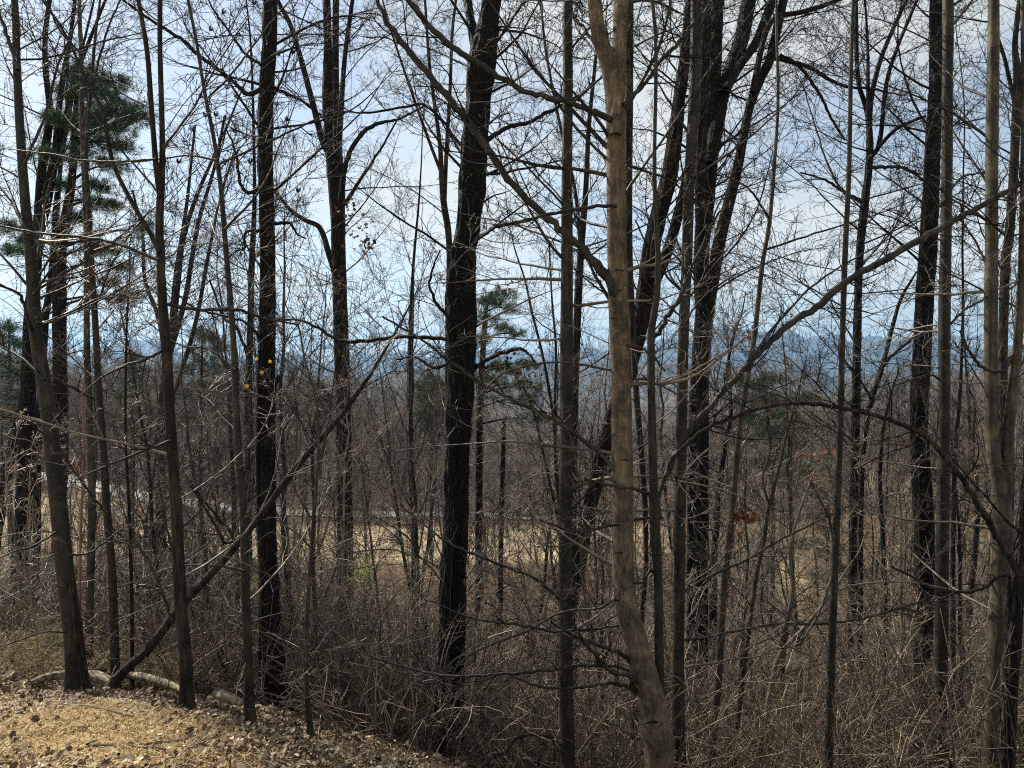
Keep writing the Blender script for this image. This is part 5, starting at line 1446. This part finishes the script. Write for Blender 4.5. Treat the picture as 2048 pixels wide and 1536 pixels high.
def hscale(x, d):
    X = 1024 + F * x / d
    ty = np.interp(X, EX, EY) + rng.uniform(-6, 60)
    ztop = float(unproj(X, ty, d)[2]); return (ztop - float(ground(x, d))), X


c = 0
while c < 135:
    x, d = far_spot(61 if c % 2 else 58, 104)
    if field_w(np.array(x), np.array(d)) > 0.3: continue
    rd = np.min(np.hypot(rp[:, 0] - x, rp[:, 1] - d))
    if rd < 3: continue
    h, X = hscale(x, d)
    if h < 4.5: continue
    h = min(h, 17)
    ki = int(rng.integers(0, 4))
    zn = 'on the left' if X < 680 else 'in the middle' if X < 1360 else 'on the right'
    put_tree(farm[ki], x, d, h / 12 * rng.uniform(0.85, 1.1), labs[ki] + ' ' + zn, labs[ki] + ' ' + zn + ' group', sz=h / 12, tilt=0.02)
    c += 1
def joined(pair):
    vs, qs = [], []
    off = 0
    for m in pair:
        v = np.empty(len(m.vertices) * 3, np.float32); m.vertices.foreach_get('co', v); v = v.reshape(-1, 3)
        f = np.empty(len(m.loops), np.int32); m.loops.foreach_get('vertex_index', f)
        vs.append(v); qs.append(f.reshape(-1, 4) + off); off += len(v)
    return mesh_from('wood_piece', np.concatenate(vs), [np.concatenate(qs)], M['far_twig'])


fj = [joined(p) for p in farm]
P_, S_2 = [], []
for k in range(3800):
    x, d = far_spot(62, 330, 1.2) if k > 330 else far_spot(60, 110, 1.15)
    if field_w(np.array(x), np.array(d)) > 0.3 or np.min(np.hypot(rp[:, 0] - x, rp[:, 1] - d)) < 3: continue
    h, X = hscale(x, d)
    if h < 5: continue
    P_.append((x, d, float(ground(x, d)) - 0.2)); S_2.append(min(h, 16) / 12 * rng.uniform(0.8, 1.0))
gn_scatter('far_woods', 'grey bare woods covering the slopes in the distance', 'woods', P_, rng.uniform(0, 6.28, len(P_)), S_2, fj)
P_, S_2 = [], []
for k in range(900):      # understory along the far wood
    x, d = far_spot(59, 110)
    if field_w(np.array(x), np.array(d)) > 0.3 or np.min(np.hypot(rp[:, 0] - x, rp[:, 1] - d)) < 3.2: continue
    P_.append((x, d, float(ground(x, d)) - 0.1)); S_2.append(rng.uniform(1.2, 2.6))
for k in range(260):
    d = rng.uniform(56, 58.4); x = rng.uniform(-0.5, 0.4) * d
    P_.append((x, d, float(ground(x, d)) - 0.1)); S_2.append(rng.uniform(0.5, 1.3))
gn_scatter('thicket', 'grey-brown thicket at the foot of the wood beyond the road', 'thicket', P_, rng.uniform(0, 6.28, len(P_)), S_2, [clumps[0], clumps[2], clumps[4]])


# ------------------------------------------------------------------ pines and cedars
def tufts(C, Dn, n, ln, mat_unused=None, width=0.004, spread=0.75):
    """needle tufts: C (m,3) centres, Dn (m,3) directions, n needles each"""
    m = len(C)
    d = norm(Dn[:, None, :] + rng.normal(0, spread, (m, n, 3)))
    l = ln * rng.uniform(0.6, 1.1, (m, n, 1))
    s = norm(np.cross(d, rng.normal(0, 1, (m, n, 3)))) * width
    b = C[:, None, :] + rng.normal(0, ln * 0.25, (m, n, 3))
    V = np.stack([b - s, b + s, b + d * l], 2).reshape(-1, 3)
    return V, np.arange(len(V)).reshape(-1, 3)


def pine(label, D, trunk_px, blobs, mat='needles', nt=26, bark_='red', ln=0.11, width=0.0035):
    P, R = traced(trunk_px, D)
    gz = float(ground(P[0, 0], P[0, 1]))
    if P[0, 2] > gz:
        P = np.vstack([[P[0, 0], P[0, 1], gz - 0.1], P]); R = np.append(R[0] * 1.1, R)
    base = P[0].copy(); base[2] = gz
    root = empty('pine_tree', base, label, 'pine')
    me, Pk, Rk = trunk_mesh(P, R, M[bark_], 20, 120, 0.07, 0.1, base)
    obj('trunk', me, root)
    for bx, by, rpx_ in blobs:
        dd = D + rng.uniform(-0.9, 0.9)
        c = unproj(bx, by, dd); r = rpx_ * dd / F
        # limb from trunk below the blob
        tgt = c[2] - abs(c[0] - P[-1, 0]) * 0.15
        i = int(np.argmin(np.abs(Pk[:, 2] - tgt)))
        q0 = Pk[i]
        mid_ = (q0 + c) / 2 + np.array([0, 0, 0.08])
        lp = resample(np.array([q0, mid_, c]), 12); lr_ = np.linspace(min(0.03, Rk[i] * 0.5), 0.006, 12)
        a1, r1 = spawn(lp[None], lr_[None], 9, 0.35, 1.0, (0.4, 1.2), None, K=5, noise=0.15, up=0.06, rr=0.5, rmin=0.004, lr=(r * 0.7, r * 1.4))
        V, q = join([tube_arrays(lp[None], lr_[None], 6), tube_arrays(a1, r1, 4)])
        b_ = obj('branch', mesh_from('branch', V - base, [q], M['twig']), root)
        m = int(72 * (rpx_ / 30.0) ** 1.6) + 20
        u = norm(rng.normal(0, 1, (m, 3))) * (rng.random((m, 1)) ** 0.45) * 1.12
        C = c + u * np.array([r * 1.1, r * 1.1, r * 0.5]) + rng.normal(0, 0.03, (m, 3))
        tips = a1[:, -1]
        C = np.concatenate([C, tips, (a1[:, 2] + a1[:, 3]) / 2])
        V, q = tufts(C, norm(u * 0.6 + np.array([0, 0, 0.5])) if False else norm(C - c + np.array([0, 0, r * 0.5])), nt, ln, width=width)
        obj('needles', mesh_from('needles', V - base, [q], M[mat], smooth=False), b_, kind='stuff')
    return root


pine('tall dark green pine with a red-brown trunk and a ragged crown on the left', 14.0,
     [(113, 1250, 22), (120, 1023, 23), (124, 910, 23), (121, 773, 25), (119, 637, 25), (121, 500, 22), (133, 430, 18), (145, 342, 14), (152, 205, 8), (160, 140, 4)],
     [(168, 150, 34), (190, 178, 34), (150, 190, 30), (215, 195, 30), (235, 165, 24), (205, 235, 36), (250, 225, 34), (275, 235, 26), (235, 262, 32), (170, 250, 30), (200, 290, 32), (255, 295, 20), (120, 250, 24), (110, 238, 22),
      (85, 310, 18), (160, 310, 26), (225, 330, 24), (205, 375, 24), (225, 410, 16), (120, 370, 16), (20, 455, 22), (55, 480, 20), (200, 410, 18), (225, 500, 20), (190, 500, 18), (245, 535, 18), (215, 565, 16), (265, 590, 18), (245, 600, 14), (290, 455, 8), (160, 440, 20), (30, 500, 18)])
pine('small green pine with loose drooping boughs right of the black forked trunk', 16.5,
     [(958, 900, 14), (960, 800, 13), (966, 700, 11), (972, 620, 8), (978, 590, 4)],
     [(985, 605, 22), (1010, 590, 20), (970, 640, 20), (1020, 620, 18), (960, 680, 18), (1010, 655, 18), (1035, 670, 18), (975, 600, 16), (1000, 735, 20), (1025, 740, 18), (1060, 730, 14), (985, 760, 18), (1070, 775, 14), (1055, 800, 16), (1085, 840, 14), (1050, 770, 12)], nt=22, ln=0.10)
pine('mid-distance green pine rising behind the thicket left of the black forked trunk', 42.0,
     [(862, 1000, 7), (864, 850, 6), (862, 745, 3)],
     [(862, 760, 18), (845, 775, 16), (878, 775, 16), (850, 795, 22), (880, 800, 20), (860, 815, 24), (842, 830, 20), (885, 830, 18), (865, 850, 22), (845, 865, 18), (880, 870, 16)], nt=16, ln=0.3, width=0.014)
pine('mid-distance dark pine with a broad crown behind the pale grey leaning trunk', 30.0,
     [(1545, 1160, 9), (1545, 950, 8), (1530, 780, 5)],
     [(1512, 770, 24), (1540, 760, 20), (1500, 800, 26), (1535, 800, 24), (1560, 830, 26), (1500, 840, 22), (1590, 850, 24), (1540, 870, 26), (1480, 880, 20), (1600, 890, 22), (1560, 910, 26), (1520, 930, 22), (1610, 940, 22), (1570, 960, 24), (1480, 760, 14), (1620, 800, 18)], mat='needles', nt=16, ln=0.22, width=0.010)
pine('green cedar showing through the thicket behind the thin straight maple', 27.0,
     [(1655, 1230, 7), (1655, 1100, 6), (1650, 980, 3)],
     [(1650, 1000, 18), (1640, 1035, 20), (1662, 1060, 22), (1630, 1090, 18), (1660, 1110, 24), (1680, 1140, 18), (1640, 1150, 20), (1600, 1090, 14)], mat='cedar', nt=16, ln=0.16, width=0.008)
pine('dull green evergreen behind the stems right of the slender forked dark tree', 34.0,
     [(400, 1060, 8), (402, 850, 7), (405, 650, 3)],
     [(405, 670, 20), (425, 680, 22), (385, 700, 22), (440, 700, 20), (410, 720, 26), (380, 740, 22), (440, 740, 24), (410, 770, 26), (375, 790, 22), (450, 780, 22), (420, 810, 26), (385, 840, 22), (445, 840, 20), (470, 745, 12)], mat='cedar', nt=14, ln=0.22, width=0.010)
pine('dark evergreen behind the slim trunks at the left edge of the road', 48.0,
     [(262, 1000, 7), (264, 850, 6), (266, 705, 3)],
     [(266, 715, 14), (255, 735, 16), (278, 740, 16), (262, 765, 20), (285, 780, 18), (245, 790, 18), (268, 810, 22), (290, 830, 20), (250, 840, 20), (272, 865, 22), (300, 870, 16)], nt=14, ln=0.32, width=0.016)
pine('dark evergreen at the left edge behind the shaggy grey trunk', 44.0,
     [(20, 1000, 9), (20, 850, 8), (18, 640, 3)],
     [(18, 655, 18), (5, 680, 22), (32, 690, 22), (15, 720, 26), (-10, 740, 24), (35, 750, 24), (10, 790, 28), (40, 810, 24), (-15, 830, 26), (20, 850, 28), (5, 890, 26), (40, 880, 20)], nt=14, ln=0.3, width=0.015)
pine('dark evergreen far off behind the tulip stem', 60.0,
     [(640, 960, 5), (640, 850, 5), (642, 765, 2)],
     [(642, 775, 12), (632, 795, 14), (652, 795, 14), (640, 815, 18), (625, 835, 16), (655, 835, 16), (640, 855, 20), (640, 880, 16)], mat='cedar', nt=12, ln=0.4, width=0.02)

# ------------------------------------------------------------------ air
hz = bpy.data.materials.new('air'); hz.use_nodes = True
nt_ = hz.node_tree; nt_.nodes.clear()
pv = nt_.nodes.new('ShaderNodeVolumePrincipled'); mo = nt_.nodes.new('ShaderNodeOutputMaterial')
pv.inputs['Color'].default_value = (0.33, 0.62, 1.0, 1)
pv.inputs['Density'].default_value = HAZE
pv.inputs['Anisotropy'].default_value = 0.3
nt_.links.new(pv.outputs[0], mo.inputs['Volume'])
zmin = float(GZ.min()) - 1.5; zmax = float(GZ.max()) + 12
v = np.array([(sx * 6400, sy * 6400, z_) for z_ in (zmin, zmax) for sx, sy in ((-1, -1), (1, -1), (1, 1), (-1, 1))], float)
f = np.array([(0, 3, 2, 1), (4, 5, 6, 7), (0, 1, 5, 4), (1, 2, 6, 5), (2, 3, 7, 6), (3, 0, 4, 7)])
obj('haze', mesh_from('haze', v, [f], hz, smooth=False), kind='stuff')
print('objects', len(bpy.data.objects), 'tris', sum(len(m.loops) - 2 * len(m.polygons) for m in bpy.data.meshes))
